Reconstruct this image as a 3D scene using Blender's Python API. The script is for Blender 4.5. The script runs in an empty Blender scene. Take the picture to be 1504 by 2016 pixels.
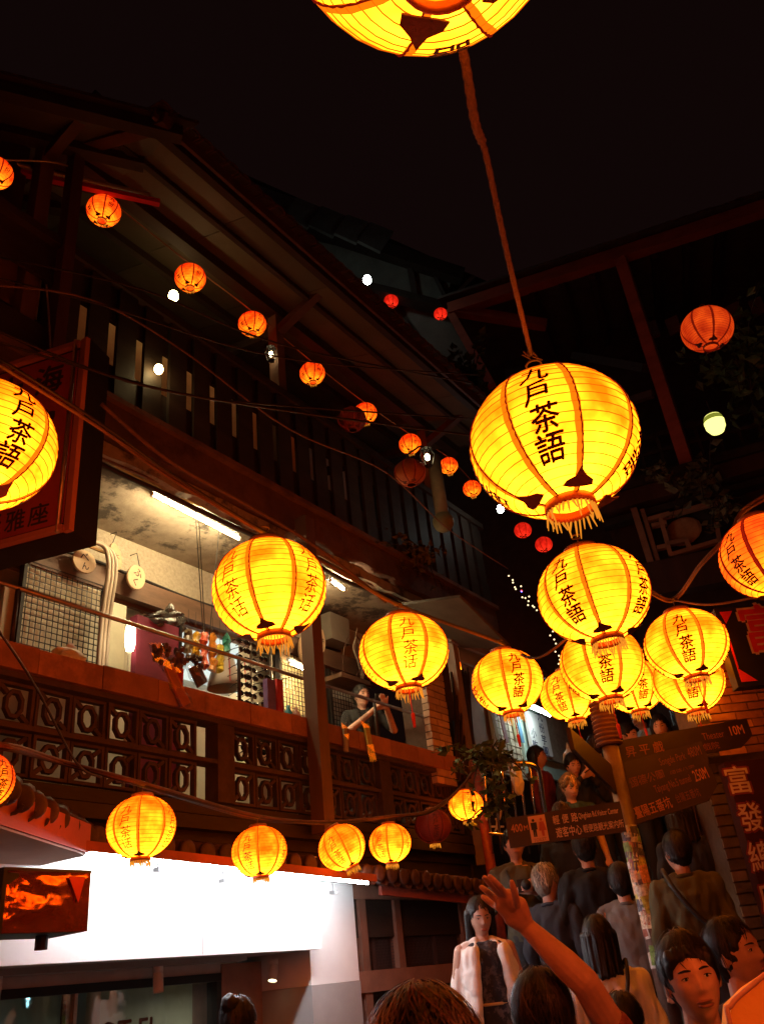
import bpy, bmesh, math, random
import numpy as np
from mathutils import Vector, Matrix, Euler
random.seed(7)
rad = math.radians
SC = bpy.context.scene
COL = SC.collection

# ---------------------------------------------------------------- camera
# world axes: X runs along the tea house front (away, to the right), Y runs into that house, Z up
FPX, CX, CY = 1670.0, 752.0, 1008.0
PITCH, ROLL, HEAD = rad(29.0), rad(6.5), rad(32.418)
CAM = Vector((0.0, 0.0, 1.65))
_F = Vector((math.cos(PITCH) * math.cos(HEAD), math.cos(PITCH) * math.sin(HEAD), math.sin(PITCH)))
_R0 = Vector((math.sin(HEAD), -math.cos(HEAD), 0))
_U0 = _R0.cross(_F)
RW = _R0 * math.cos(ROLL) - _U0 * math.sin(ROLL)
UW = _R0 * math.sin(ROLL) + _U0 * math.cos(ROLL)
cd = bpy.data.cameras.new('camera')
cam = bpy.data.objects.new('camera', cd)
COL.objects.link(cam)
cam.matrix_world = Matrix(((RW.x, UW.x, -_F.x, CAM.x), (RW.y, UW.y, -_F.y, CAM.y), (RW.z, UW.z, -_F.z, CAM.z), (0, 0, 0, 1)))
cd.sensor_fit = 'VERTICAL'
cd.sensor_height = 36.0
cd.lens = 36.0 * FPX / 2016.0
cd.clip_end = 500.0
cd.clip_start = 0.05
SC.camera = cam

# ---------------------------------------------------------------- sky, exposure
w = bpy.data.worlds.new('World')
SC.world = w
w.use_nodes = True
wn = w.node_tree.nodes
wn.clear()
sky = wn.new('ShaderNodeTexSky')
sky.sky_type = 'NISHITA'
sky.sun_disc = False
sky.sun_elevation = rad(-4)
sky.sun_rotation = rad(200)
tint = wn.new('ShaderNodeMix')
tint.data_type = 'RGBA'
tint.blend_type = 'MIX'
tint.inputs[0].default_value = 0.96
tint.inputs[7].default_value = (0.0042, 0.0013, 0.0009, 1)
bgn = wn.new('ShaderNodeBackground')
bgn.inputs[1].default_value = 1.0
wo = wn.new('ShaderNodeOutputWorld')
w.node_tree.links.new(sky.outputs[0], tint.inputs[6])
w.node_tree.links.new(tint.outputs[2], bgn.inputs[0])
w.node_tree.links.new(bgn.outputs[0], wo.inputs[0])
SC.view_settings.view_transform = 'Standard'
SC.view_settings.look = 'None'
SC.view_settings.exposure = 0.0
SC.view_settings.gamma = 1.0
SC.render.engine = 'CYCLES'
SC.cycles.use_denoising = True
SC.cycles.max_bounces = 5
SC.cycles.diffuse_bounces = 3
SC.cycles.glossy_bounces = 2
SC.cycles.transmission_bounces = 4
SC.cycles.transparent_max_bounces = 10
SC.cycles.sample_clamp_indirect = 3.0
SC.cycles.caustics_reflective = False
SC.cycles.caustics_refractive = False

# ---------------------------------------------------------------- geometry helpers
def ray(px, py):
    return RW * ((px - CX) / FPX) - UW * ((py - CY) / FPX) + _F
def atY(px, py, Y):
    d = ray(px, py); return CAM + d * (Y / d.y)
def atX(px, py, X):
    d = ray(px, py); return CAM + d * (X / d.x)
def atZ(px, py, Z):
    d = ray(px, py); return CAM + d * ((Z - CAM.z) / d.z)
def atD(px, py, D):
    return CAM + ray(px, py) * D
def atP(px, py, p0, n):
    d = ray(px, py); return CAM + d * ((Vector(p0) - CAM).dot(n) / d.dot(n))

class MB:
    def __init__(s): s.v = []; s.f = []
    def add(s, vs, fs):
        o = len(s.v); s.v += [tuple(v) for v in vs]; s.f += [tuple(i + o for i in f) for f in fs]; return s
    def box(s, c, d, M=None):
        c = Vector(c); x, y, z = d[0] / 2, d[1] / 2, d[2] / 2
        vs = [Vector((sx * x, sy * y, sz * z)) for sz in (-1, 1) for sy in (-1, 1) for sx in (-1, 1)]
        if M is not None: vs = [M @ v for v in vs]
        return s.add([v + c for v in vs], [(0, 2, 3, 1), (4, 5, 7, 6), (0, 1, 5, 4), (2, 6, 7, 3), (0, 4, 6, 2), (1, 3, 7, 5)])
    def span(s, x0, x1, y0, y1, z0, z1):
        return s.box(((x0 + x1) / 2, (y0 + y1) / 2, (z0 + z1) / 2), (x1 - x0, y1 - y0, z1 - z0))
    def bar(s, p0, p1, a, b, up=(0, 0, 1)):
        p0, p1 = Vector(p0), Vector(p1); d = (p1 - p0); L = d.length; d.normalize()
        u = Vector(up); r = d.cross(u)
        if r.length < 1e-4: r = d.cross(Vector((1, 0, 0)))
        r.normalize(); u = r.cross(d)
        M = Matrix((d, r, u)).transposed()
        return s.box((p0 + p1) / 2, (L, a, b), M)
    def tube(s, pts, r, n=8, caps=True):
        pts = [Vector(p) for p in pts]; k = len(pts)
        rs = r if hasattr(r, '__len__') else [r] * k
        vs = []; fs = []; prev = None
        for i, p in enumerate(pts):
            d = (pts[min(i + 1, k - 1)] - pts[max(i - 1, 0)])
            if d.length < 1e-9: d = Vector((0, 0, 1))
            d.normalize()
            if prev is None:
                a = d.cross(Vector((0, 0, 1)))
                if a.length < 1e-3: a = d.cross(Vector((1, 0, 0)))
            else:
                a = prev - d * prev.dot(d)
            a.normalize(); prev = a; b = d.cross(a)
            for j in range(n):
                t = 2 * math.pi * j / n
                vs.append(p + (a * math.cos(t) + b * math.sin(t)) * rs[i])
        for i in range(k - 1):
            for j in range(n):
                j2 = (j + 1) % n
                fs.append((i * n + j, i * n + j2, (i + 1) * n + j2, (i + 1) * n + j))
        if caps:
            fs.append(tuple(range(n - 1, -1, -1))); fs.append(tuple((k - 1) * n + j for j in range(n)))
        return s.add(vs, fs)
    def lathe(s, prof, n=24, c=(0, 0, 0), M=None, closed=False):
        c = Vector(c); vs = []; fs = []; k = len(prof)
        for (r, z) in prof:
            for j in range(n):
                t = 2 * math.pi * j / n
                v = Vector((r * math.cos(t), r * math.sin(t), z))
                vs.append((M @ v if M is not None else v) + c)
        for i in range(k - 1 + (1 if closed else 0)):
            for j in range(n):
                j2 = (j + 1) % n; i2 = (i + 1) % k
                fs.append((i * n + j, i * n + j2, i2 * n + j2, i2 * n + j))
        return s.add(vs, fs)
    def ball(s, c, d, n=12, m=8, M=None):
        prof = [(max(1e-4, math.cos(-math.pi / 2 + math.pi * i / m)), math.sin(-math.pi / 2 + math.pi * i / m)) for i in range(m + 1)]
        S = Matrix.Diagonal(Vector(d)); 
        return s.lathe(prof, n, c, (M @ S) if M is not None else S)
    def quad(s, a, b, c, d): return s.add([a, b, c, d], [(0, 1, 2, 3)])
    def slab(s, a, b, c, d, t):
        a, b, c, d = map(Vector, (a, b, c, d)); n = (b - a).cross(d - a).normalized() * t
        return s.add([a, b, c, d, a + n, b + n, c + n, d + n], [(3, 2, 1, 0), (4, 5, 6, 7), (0, 1, 5, 4), (1, 2, 6, 5), (2, 3, 7, 6), (3, 0, 4, 7)])
    def prism(s, outline, ax, ay, az, o, t):
        o, ax, ay, az = Vector(o), Vector(ax), Vector(ay), Vector(az); n = len(outline)
        vs = [o + ax * p[0] + ay * p[1] for p in outline] + [o + ax * p[0] + ay * p[1] + az * t for p in outline]
        fs = [tuple(range(n - 1, -1, -1)), tuple(range(n, 2 * n))] + [(i, (i + 1) % n, n + (i + 1) % n, n + i) for i in range(n)]
        return s.add(vs, fs)
    def mesh(s, name, mat, smooth=False):
        me = bpy.data.meshes.new(name); me.from_pydata(s.v, [], s.f); me.update()
        if mat: me.materials.append(mat)
        if smooth: me.polygons.foreach_set('use_smooth', [True] * len(me.polygons))
        return me
    def build(s, name, mat, parent=None, smooth=False):
        o = bpy.data.objects.new(name, s.mesh(name, mat, smooth)); COL.objects.link(o)
        if parent is not None:
            o.parent = parent
            o.matrix_parent_inverse = wmat(parent).inverted()
        return o

def wmat(o):
    M = o.matrix_basis.copy()
    if o.parent is not None: M = wmat(o.parent) @ o.matrix_parent_inverse @ M
    return M
def tag(o, label=None, cat=None, group=None, kind=None):
    if label: o['label'] = label
    if cat: o['category'] = cat
    if group: o['group'] = group
    if kind: o['kind'] = kind
    return o
def thing(name, loc, label, cat, group=None, rz=0.0):
    o = bpy.data.objects.new(name, None); COL.objects.link(o); o.empty_display_size = 0.1
    o.location = loc; o.rotation_euler = (0, 0, rz)
    return tag(o, label, cat, group)
def inst(name, mesh, parent, loc=(0, 0, 0), rot=(0, 0, 0), scale=(1, 1, 1)):
    o = bpy.data.objects.new(name, mesh); COL.objects.link(o)
    o.parent = parent; o.location = loc; o.rotation_euler = rot; o.scale = scale
    return o
def inst_w(name, mesh, parent, M):
    o = bpy.data.objects.new(name, mesh); COL.objects.link(o)
    o.parent = parent
    if parent is not None: o.matrix_parent_inverse = wmat(parent).inverted()
    o.matrix_basis = M
    return o
def copy_tree(o, parent=None):
    c = o.copy(); COL.objects.link(c); c.parent = parent
    for ch in list(o.children): copy_tree(ch, c)
    return c
def sag(p0, p1, drop, n=14):
    p0, p1 = Vector(p0), Vector(p1)
    return [p0.lerp(p1, i / n) - Vector((0, 0, drop * 4 * (i / n) * (1 - i / n))) for i in range(n + 1)]
def spline(pts, sub=6):
    pts = [Vector(p) for p in pts]; out = []
    for i in range(len(pts) - 1):
        a = pts[max(i - 1, 0)]; b = pts[i]; c = pts[i + 1]; d = pts[min(i + 2, len(pts) - 1)]
        for k in range(sub):
            t = k / sub
            out.append(0.5 * ((2 * b) + (c - a) * t + (2 * a - 5 * b + 4 * c - d) * t * t + (3 * b - a - 3 * c + d) * t ** 3))
    out.append(pts[-1]); return out

# ---------------------------------------------------------------- lettering (flat glyph meshes, no ops)
_glyph = {}
def glyphs(body, bold=0.0, cuts=0):
    key = (body, bold, cuts)
    if key in _glyph: return _glyph[key]
    cu = bpy.data.curves.new('t', 'FONT'); cu.body = body; cu.size = 1.0; cu.align_x = 'CENTER'; cu.align_y = 'CENTER'
    cu.offset = bold; cu.resolution_u = 2; cu.fill_mode = 'FRONT' if hasattr(cu, 'fill_mode') else cu.fill_mode
    ob = bpy.data.objects.new('t', cu); COL.objects.link(ob)
    dg = bpy.context.evaluated_depsgraph_get(); dg.update()
    me = ob.evaluated_get(dg).to_mesh()
    bm = bmesh.new(); bm.from_mesh(me)
    ob.evaluated_get(dg).to_mesh_clear()
    bpy.data.objects.remove(ob); bpy.data.curves.remove(cu)
    bmesh.ops.remove_doubles(bm, verts=bm.verts, dist=1e-5)
    if bm.verts:
        xs = [v.co.x for v in bm.verts]; ys = [v.co.y for v in bm.verts]
        cxx, cyy = (min(xs) + max(xs)) / 2, (min(ys) + max(ys)) / 2
        for v in bm.verts: v.co.x -= cxx; v.co.y -= cyy; v.co.z = 0
        for k in range(cuts):
            t = -0.5 + (k + 0.5) / cuts
            for no in ((1, 0, 0), (0, 1, 0)):
                co = Vector(no) * t
                bmesh.ops.bisect_plane(bm, geom=bm.verts[:] + bm.edges[:] + bm.faces[:], plane_co=co, plane_no=no)
    bm.verts.index_update()
    res = ([(v.co.x, v.co.y) for v in bm.verts], [tuple(v.index for v in f.verts) for f in bm.faces])
    bm.free(); _glyph[key] = res
    return res
def strikes(b): return [(0, 0)] if b <= 0 else [(0, 0), (b, b * .4), (-b, -b * .4), (b * .3, -b), (-b * .3, b)]
def text(mb, body, o, ax, ay, h, wfit=None, bold=0.0, lift=0.0, left=False):
    """flat lettering: centre o (or left edge), unit axes ax (reading), ay (up), letter height h"""
    vs, fs = glyphs(body)
    if not vs: return
    o, ax, ay = Vector(o), Vector(ax).normalized(), Vector(ay).normalized(); n = ax.cross(ay)
    x0 = min(v[0] for v in vs); x1 = max(v[0] for v in vs); hh = max(v[1] for v in vs) - min(v[1] for v in vs)
    sy = h / hh; sx = sy if wfit is None else wfit / (x1 - x0)
    if left: o = o + ax * ((x1 - x0) / 2 * sx)
    for k, (dx, dy) in enumerate(strikes(bold)):
        mb.add([o + ax * ((v[0] + dx) * sx) + ay * ((v[1] + dy) * sy) + n * (lift + k * .00012) for v in vs], fs)

# ---------------------------------------------------------------- materials
_mats = {}
def mk(name, col, rough=0.65, var=0.25, scale=6.0, bump=0.15, metal=0.0, stain=None, stain_amt=0.4, stretch=(1, 1, 1), spec=0.4, trans=0.0):
    if name in _mats: return _mats[name]
    m = bpy.data.materials.new(name); m.use_nodes = True; nt = m.node_tree; N = nt.nodes; L = nt.links
    b = N['Principled BSDF']; b.inputs['Roughness'].default_value = rough; b.inputs['Metallic'].default_value = metal
    b.inputs['Specular IOR Level'].default_value = spec
    if trans: b.inputs['Transmission Weight'].default_value = trans
    tc = N.new('ShaderNodeTexCoord'); mp = N.new('ShaderNodeMapping'); mp.inputs['Scale'].default_value = stretch
    geo = N.new('ShaderNodeNewGeometry')
    L.new(geo.outputs['Position'], mp.inputs[0])
    n1 = N.new('ShaderNodeTexNoise'); n1.inputs['Scale'].default_value = scale; n1.inputs['Detail'].default_value = 6; n1.inputs['Roughness'].default_value = 0.65
    L.new(mp.outputs[0], n1.inputs['Vector'])
    r = N.new('ShaderNodeValToRGB')
    r.color_ramp.elements[0].position = 0.3; r.color_ramp.elements[1].position = 0.72
    r.color_ramp.elements[0].color = tuple(max(0, c * (1 - var)) for c in col) + (1,)
    r.color_ramp.elements[1].color = tuple(min(1, c * (1 + var)) for c in col) + (1,)
    L.new(n1.outputs[0], r.inputs[0]); out = r.outputs[0]
    if stain:
        n2 = N.new('ShaderNodeTexNoise'); n2.inputs['Scale'].default_value = scale * 0.3; n2.inputs['Detail'].default_value = 8; n2.inputs['Roughness'].default_value = 0.7
        L.new(mp.outputs[0], n2.inputs['Vector'])
        r2 = N.new('ShaderNodeValToRGB'); r2.color_ramp.elements[0].position = 0.5; r2.color_ramp.elements[1].position = 0.58
        r2.color_ramp.elements[0].color = (0, 0, 0, 1); r2.color_ramp.elements[1].color = (stain_amt,) * 3 + (1,)
        L.new(n2.outputs[0], r2.inputs[0])
        mx = N.new('ShaderNodeMix'); mx.data_type = 'RGBA'; mx.inputs[7].default_value = tuple(stain) + (1,)
        L.new(r2.outputs[0], mx.inputs[0]); L.new(out, mx.inputs[6]); out = mx.outputs[2]
    oi = N.new('ShaderNodeObjectInfo'); hv = N.new('ShaderNodeHueSaturation'); rm = N.new('ShaderNodeMapRange'); rm.inputs[3].default_value = .78; rm.inputs[4].default_value = 1.22
    L.new(oi.outputs['Random'], rm.inputs[0]); L.new(rm.outputs[0], hv.inputs['Value']); L.new(out, hv.inputs['Color']); out = hv.outputs[0]
    L.new(out, b.inputs['Base Color'])
    if bump:
        bp = N.new('ShaderNodeBump'); bp.inputs['Strength'].default_value = bump; bp.inputs['Distance'].default_value = 0.02
        L.new(n1.outputs[0], bp.inputs['Height']); L.new(bp.outputs[0], b.inputs['Normal'])
    _mats[name] = m; return m
def emit(name, col, st, sample=True):
    if name in _mats: return _mats[name]
    m = bpy.data.materials.new(name); m.use_nodes = True; N = m.node_tree.nodes; N.clear()
    e = N.new('ShaderNodeEmission'); e.inputs[0].default_value = tuple(col) + (1,); e.inputs[1].default_value = st
    o = N.new('ShaderNodeOutputMaterial'); m.node_tree.links.new(e.outputs[0], o.inputs[0])
    if not sample: m.cycles.emission_sampling = 'NONE'
    _mats[name] = m; return m
def glass(name, col=(0.9, 0.95, 0.95), rough=0.02, alpha=0.25):
    m = bpy.data.materials.new(name); m.use_nodes = True; N = m.node_tree.nodes; N.clear(); L = m.node_tree.links
    t = N.new('ShaderNodeBsdfTransparent'); t.inputs[0].default_value = tuple(col) + (1,)
    g = N.new('ShaderNodeBsdfGlossy'); g.inputs['Roughness'].default_value = rough; g.inputs[0].default_value = (1, 1, 1, 1)
    mx = N.new('ShaderNodeMixShader'); mx.inputs[0].default_value = alpha
    o = N.new('ShaderNodeOutputMaterial'); L.new(t.outputs[0], mx.inputs[1]); L.new(g.outputs[0], mx.inputs[2]); L.new(mx.outputs[0], o.inputs[0])
    _mats[name] = m; return m

WOOD_RED = mk('wood_red', (0.07, 0.028, 0.018), 0.6, 0.35, 5, 0.2, stretch=(1, 1, 0.25))
WOOD_DARK = mk('wood_dark', (0.032, 0.021, 0.015), 0.65, 0.4, 7, 0.3, stretch=(0.3, 1, 1))
WOOD_BROWN = mk('wood_brown', (0.16, 0.085, 0.05), 0.6, 0.35, 9, 0.25, stretch=(0.25, 1, 1))
WOOD_POST = mk('wood_post', (0.13, 0.075, 0.05), 0.55, 0.25, 6, 0.15, stretch=(1, 1, 0.2))
CONC = mk('concrete', (0.34, 0.29, 0.22), 0.9, 0.2, 8, 0.4, stain=(0.05, 0.045, 0.04), stain_amt=0.85)
CONC2 = mk('concrete_wall', (0.42, 0.36, 0.27), 0.9, 0.22, 30, 0.5)
TERRA = mk('terracotta', (0.34, 0.15, 0.09), 0.7, 0.25, 5, 0.2, stain=(0.12, 0.06, 0.04), stain_amt=0.5)
PLASTER_RED = mk('red_plaster', (0.15, 0.08, 0.055), 0.85, 0.35, 4, 0.5, stain=(0.06, 0.03, 0.02), stain_amt=0.8)
BLOCK = mk('breeze_block', (0.055, 0.034, 0.027), 0.8, 0.3, 10, 0.3)
TILE = mk('roof_tile', (0.075, 0.038, 0.030), 0.5, 0.45, 9, 0.15)
SOFFIT = mk('soffit_panel', (0.075, 0.068, 0.043), 0.7, 0.15, 2, 0.1, stain=(0.12, 0.10, 0.07), stain_amt=0.5)
WHITE = mk('white_paint', (0.78, 0.77, 0.76), 0.55, 0.04, 4, 0.03)
CREAM = mk('cream_paint', (0.62, 0.55, 0.42), 0.7, 0.1, 5, 0.1)
BLACK = mk('black_paint', (0.012, 0.011, 0.011), 0.5, 0.3, 6, 0.1)
SIGN_RED = mk('sign_red', (0.30, 0.05, 0.038), 0.5, 0.15, 3, 0.05)
SIGN_EDGE = mk('sign_edge', (0.42, 0.17, 0.12), 0.5, 0.15, 3, 0.05)
STEEL = mk('steel_pipe', (0.45, 0.36, 0.28), 0.35, 0.2, 12, 0.05, metal=0.8)
CHROME = mk('chrome_pipe', (0.75, 0.75, 0.75), 0.15, 0.05, 12, 0.0, metal=1.0)
CABLE = mk('cable_black', (0.02, 0.014, 0.012), 0.6, 0.2, 10, 0.0)
CABLE_B = mk('cable_brown', (0.13, 0.07, 0.045), 0.7, 0.3, 20, 0.1)
CABLE_Y = mk('cable_yellow', (0.55, 0.40, 0.18), 0.6, 0.2, 20, 0.0)
BRICK = mk('red_brick', (0.30, 0.13, 0.085), 0.85, 0.35, 6, 0.35)
BRICK_G = mk('grey_brick', (0.20, 0.15, 0.12), 0.85, 0.3, 6, 0.35)
MORTAR = mk('mortar', (0.11, 0.075, 0.06), 0.95, 0.2, 20, 0.3)
GLASS = glass('window_glass', (0.8, 0.88, 0.88), 0.03, 0.12)
CLEARBAG = glass('clear_plastic', (0.95, 0.95, 0.95), 0.12, 0.18)
STONE = mk('stone_step', (0.17, 0.15, 0.13), 0.9, 0.25, 4, 0.4)
LEAF = mk('leaf', (0.06, 0.10, 0.03), 0.5, 0.5, 5, 0.0)
LEAF_D = mk('leaf_dry', (0.12, 0.10, 0.045), 0.6, 0.5, 5, 0.0)
TUBE = emit('fluorescent_tube', (1.0, 0.76, 0.40), 260.0)
TUBE_W = emit('white_tube', (0.86, 0.95, 1.0), 30.0)
BULB_W = emit('warm_bulb', (1.0, 0.70, 0.28), 34.0)
# ================================================================ setting: ground, stairs
def stair_z(x):
    if x < 4.9: return 0.0
    return min(16, math.floor((x - 4.9) / 0.33) + 1) * 0.165
g = MB(); g.span(-60, 80, -60, 80, -1.2, -1.0)
tag(g.build('ground', STONE), kind='structure')
g = MB(); g.span(-3.0, 4.9, -2.0, 4.62, -0.995, 0.0)
tag(g.build('street', STONE), kind='structure')
st = bpy.data.objects.new('stairs', None); COL.objects.link(st); tag(st, kind='structure')
for i in range(16):
    s = MB(); x0 = 4.9 + i * 0.33; z1 = (i + 1) * 0.165
    s.span(x0 + 0.002, x0 + (0.33 if i < 15 else 3.0), 1.05, 4.44, -0.99, z1 - 0.05)
    s.span(x0 - 0.02, x0 + (0.33 if i < 15 else 3.0), 1.05, 4.44, z1 - 0.048, z1)
    s.build('step', STONE, st)

# ================================================================ tea house (left)
def zk(k, Y=4.5): return 1.65 + k * Y
H = thing('tea_house', (5.5, 5.2, 0), 'long three storey timber tea house with balconies on the left', 'building')
XL, XR = 0.5, 8.35
# --- second floor slab, balcony floor
b = MB(); b.span(XL, XR, 4.56, 9.0, 2.62, 2.80); b.build('balcony_floor', WOOD_DARK, H)
b = MB(); b.span(XL, XR, 4.58, 4.62, 2.0, 2.62); b.build('ground_floor_lintel', WOOD_DARK, H)
for i, (z0, z1, yy) in enumerate(((2.70, 2.79, 4.47), (2.80, 2.88, 4.49))):
    b = MB(); b.span(XL, XR, yy, 4.558, z0, z1); b.build('fascia_board', WOOD_DARK, H)
# --- breeze block balustrade: two rows
def block_mesh(kind):
    m = MB(); S = 0.252; h = S / 2; t = 0.020; D = 0.045
    for sx in (-1, 1): m.box((sx * (h - t / 2), 0, 0), (t, D, S))
    for sz in (-1, 1): m.box((0, 0, sz * (h - t / 2)), (S - 2 * t - 0.001, D, t))
    n = 8; ro, ri = 0.080, 0.054
    ang = [rad(22.5 + 45 * k) for k in range(n)]
    for k in range(n):
        a0, a1 = ang[k], ang[(k + 1) % n]
        q = [(ro * math.cos(a0) * .82, ro * math.sin(a0) * 1.15), (ro * math.cos(a1) * .82, ro * math.sin(a1) * 1.15), (ri * math.cos(a1) * .82, ri * math.sin(a1) * 1.2), (ri * math.cos(a0) * .82, ri * math.sin(a0) * 1.2)]
        m.prism(q, (1, 0, 0), (0, 0, 1), (0, -1, 0), (0, D * 0.4, 0), D * 0.8)
    for (sx, sz) in ((-1, 1), (1, -1)) if kind == 0 else ((1, 1), (-1, -1)):
        m.bar((sx * 0.05, 0, sz * 0.06), (sx * (h - t - .004), 0, sz * (h - t - .004)), D * 0.7, 0.026, up=(1, 0, 0))
    return m.mesh('breeze_block', BLOCK)
bm0, bm1 = block_mesh(0), block_mesh(1)
pier_x = [2.35, 4.52, 6.55, 8.22]
for x in pier_x:
    b = MB(); b.span(x - 0.085, x + 0.085, 4.44, 4.57, 2.885, 3.475); b.build('balustrade_pier', BLOCK, H)
for row in range(2):
    zc = 3.018 + row * 0.29
    x = 0.7
    while x < 8.2:
        if all(abs(x - p) > 0.208 for p in pier_x):
            inst_w('breeze_block', (bm0, bm1)[row == 0], H, Matrix.Translation((x, 4.51 + random.uniform(-.006, .006), zc)) @ Matrix.Rotation(random.uniform(-.018, .018), 4, 'Y') @ Matrix.Rotation(math.pi * random.choice((0, 1)), 4, 'Y'))
            x += 0.262
        else: x += 0.02
b = MB(); b.span(XL, XR, 4.445, 4.575, 3.148, 3.178); b.build('middle_rail', BLOCK, H)
b = MB(); b.span(XL, XR, 4.43, 4.58, 3.438, 3.474); b.build('balustrade_beam', BLOCK, H)
x = 0.5
while x < XR - 0.05:   # coping tiles
    L_ = min(random.uniform(0.42, 0.5), XR - x)
    b = MB(); dz = random.uniform(-0.004, 0.004); b.span(x, x + L_ - 0.006, 4.40 + random.uniform(-.003, .003), 4.66, 3.478, 3.635 + dz)
    b.build('coping_tile', TERRA, H); x += L_
# --- handrail
hr = thing('handrail', (5.0, 4.5, 3.64), 'thin steel pipe handrail above the terracotta coping', 'handrail')
b = MB(); b.tube([(0.5, 4.52, 4.06), (7.9, 4.52, 4.02)], 0.016); b.build('rail', STEEL, hr, True)
for x in (2.78, 4.75, 6.6, 7.86):
    b = MB(); b.tube([(x, 4.52, 3.64), (x, 4.52, 4.045)], 0.014); b.build('post', WOOD_DARK, hr, True)
# --- third floor slab with peeling edge
b = MB(); b.span(XL, 9.6, 4.62, 9.0, 5.50, 5.78); b.build('gallery_slab', CONC, H)
random.seed(11)
def ragged(x0, x1, y0, y1, z0, z1, n, amp, mat, name):
    m = MB(); top = []; bot = []
    for i in range(n + 1):
        x = x0 + (x1 - x0) * i / n
        top.append((x, z1 + random.uniform(-amp, amp) * .4)); bot.append((x, z0 + random.uniform(-amp, amp)))
    vs = []; fs = []
    for i in range(n + 1):
        dy = random.uniform(0, 0.012)
        vs += [(bot[i][0], y0 + dy, bot[i][1]), (top[i][0], y0 + dy * .6, top[i][1]), (top[i][0], y1, top[i][1]), (bot[i][0], y1, bot[i][1])]
    for i in range(n):
        a = i * 4; c = a + 4
        fs += [(a, c, c + 1, a + 1), (a + 1, c + 1, c + 2, a + 2), (a + 3, a + 2, c + 2, c + 3), (a, a + 3, c + 3, c)]
    fs += [(0, 1, 2, 3), (n * 4 + 3, n * 4 + 2, n * 4 + 1, n * 4)]
    m.add(vs, fs); return m.build(name, mat, H)
ragged(XL, 9.6, 4.50, 4.618, 5.50, 5.80, 60, 0.018, PLASTER_RED, 'slab_edge')
ragged(XL, 9.6, 4.56, 4.66, 5.37, 5.475, 50, 0.02, CONC, 'drip_beam')
b = MB(); b.span(XL, 9.6, 4.45, 4.52, 5.802, 5.85); b.build('gallery_sill', PLASTER_RED, H)
# gallery balustrade: broad dark boards with lit gaps
x = atY(165, 630, 4.48).x - .045 - .19; k = 0
while x < 9.5:
    wd = 0.19; gap = 0.09
    z0 = 5.852; z1 = 6.98
    b = MB(); b.span(x, x + wd, 4.475, 4.51, z0, z1); b.build('gallery_board', WOOD_DARK, H)
    x += wd + gap; k += 1
for (z0, z1, y0, y1) in ((5.86, 6.17, 4.513, 4.545), (6.62, 6.985, 4.513, 4.545), (6.99, 7.07, 4.45, 4.56)):
    b = MB(); b.span(2.2, 9.55, y0, y1, z0, z1); b.build('gallery_rail', WOOD_DARK, H)
# warm wall behind the gallery with door frames
b = MB(); b.span(XL, 9.6, 6.6, 6.75, 5.785, 8.9); b.build('gallery_wall', CREAM, H)
for x in (2.4, 3.9, 5.2, 6.7, 8.2):
    b = MB(); b.span(x, x + .14, 6.5, 6.598, 5.785, 8.7); b.build('gallery_mullion', WOOD_DARK, H)
b = MB(); b.span(XL, 9.6, 6.48, 6.597, 8.0, 8.18); b.build('gallery_head_beam', WOOD_DARK, H)
b = MB(); b.span(2.0, 6.6, 5.3, 5.34, 5.79, 7.50); b.build('lit_partition', mk('partition', (.62, .48, .26), .8, .1), H)
# gallery posts with braces
for x, yb in ((2.62, 4.62), (5.53, 4.62), (8.55, 4.62)):
    b = MB(); b.span(x - .06, x + .06, yb - .06, yb + .06, 5.785, 8.28); b.build('gallery_post', WOOD_POST, H)
    b = MB(); b.bar((x, yb - .05, 8.0), (x, 3.92, 8.22), 0.09, 0.09); b.build('outrigger', WOOD_RED, H)
    b = MB(); b.bar((x, yb + .06, 8.0), (x, 6.5, 8.35), 0.09, 0.10); b.build('tie_beam', WOOD_DARK, H)
# main front post from the pent roof to the slab
fpx = atY(619, 1300, 4.28).x
b = MB(); b.span(fpx, fpx + .13, 4.28, 4.41, 2.72, 5.52); b.build('front_post', WOOD_POST, H)
b = MB(); b.span(fpx + .01, fpx + .12, 4.412, 4.6, 5.30, 5.42); b.build('post_bracket', CONC2, H)

# ================================================================ gallery roof
RF = thing('gallery_roof', (5.5, 4.2, 8.2), 'sloping gallery roof seen from below with dark purlins and pale boards', 'roof')
ye, ze = 3.62, 8.03          # eave
yi, zi = 4.62, 8.36          # plate line
sl = (zi - ze) / (yi - ye)
xa, xb = 2.95, 9.4
def zroof(y): return ze + (y - ye) * sl
rows = [3.66, 4.10, 4.58, 5.2, 5.85, 6.55]
for a, c in zip(rows[:-1], rows[1:]):
    x = xa
    while x < xb:
        L_ = min(random.uniform(1.1, 1.35), xb - x)
        m = MB(); m.slab((x + .004, a + .01, zroof(a)), (x + .004, c - .01, zroof(c)), (x + L_ - .004, c - .01, zroof(c)), (x + L_ - .004, a + .01, zroof(a)), -0.02)
        m.build('soffit_board', SOFFIT, RF); x += L_
for y, wd, hh in ((3.70, .07, .09), (4.12, .05, .06), (4.60, .12, .15), (5.22, .06, .1), (5.86, .08, .12), (6.4, .06, .1)):
    m = MB(); m.bar((xa, y, zroof(y) - hh / 2 - .004), (xb, y, zroof(y) - hh / 2 - .004), wd, hh); m.build('purlin', WOOD_DARK, RF)
m = MB(); m.bar((xa - .05, 3.60, 8.03), (xb, 3.60, 8.03), .03, .14); m.build('eave_board', WOOD_RED, RF)
tm = MB()
prof = [(math.cos(rad(a)) * .07, math.sin(rad(a)) * .05) for a in range(0, 181, 30)]
prof = prof + [(p[0] * .8, p[1] * .8 - .004) for p in reversed(prof)]
tm.prism(prof, (1, 0, 0), (0, 0, 1), (0, 1, 0), (0, 0, 0), 1.0)
tme = tm.mesh('roof_tile', TILE)
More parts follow.
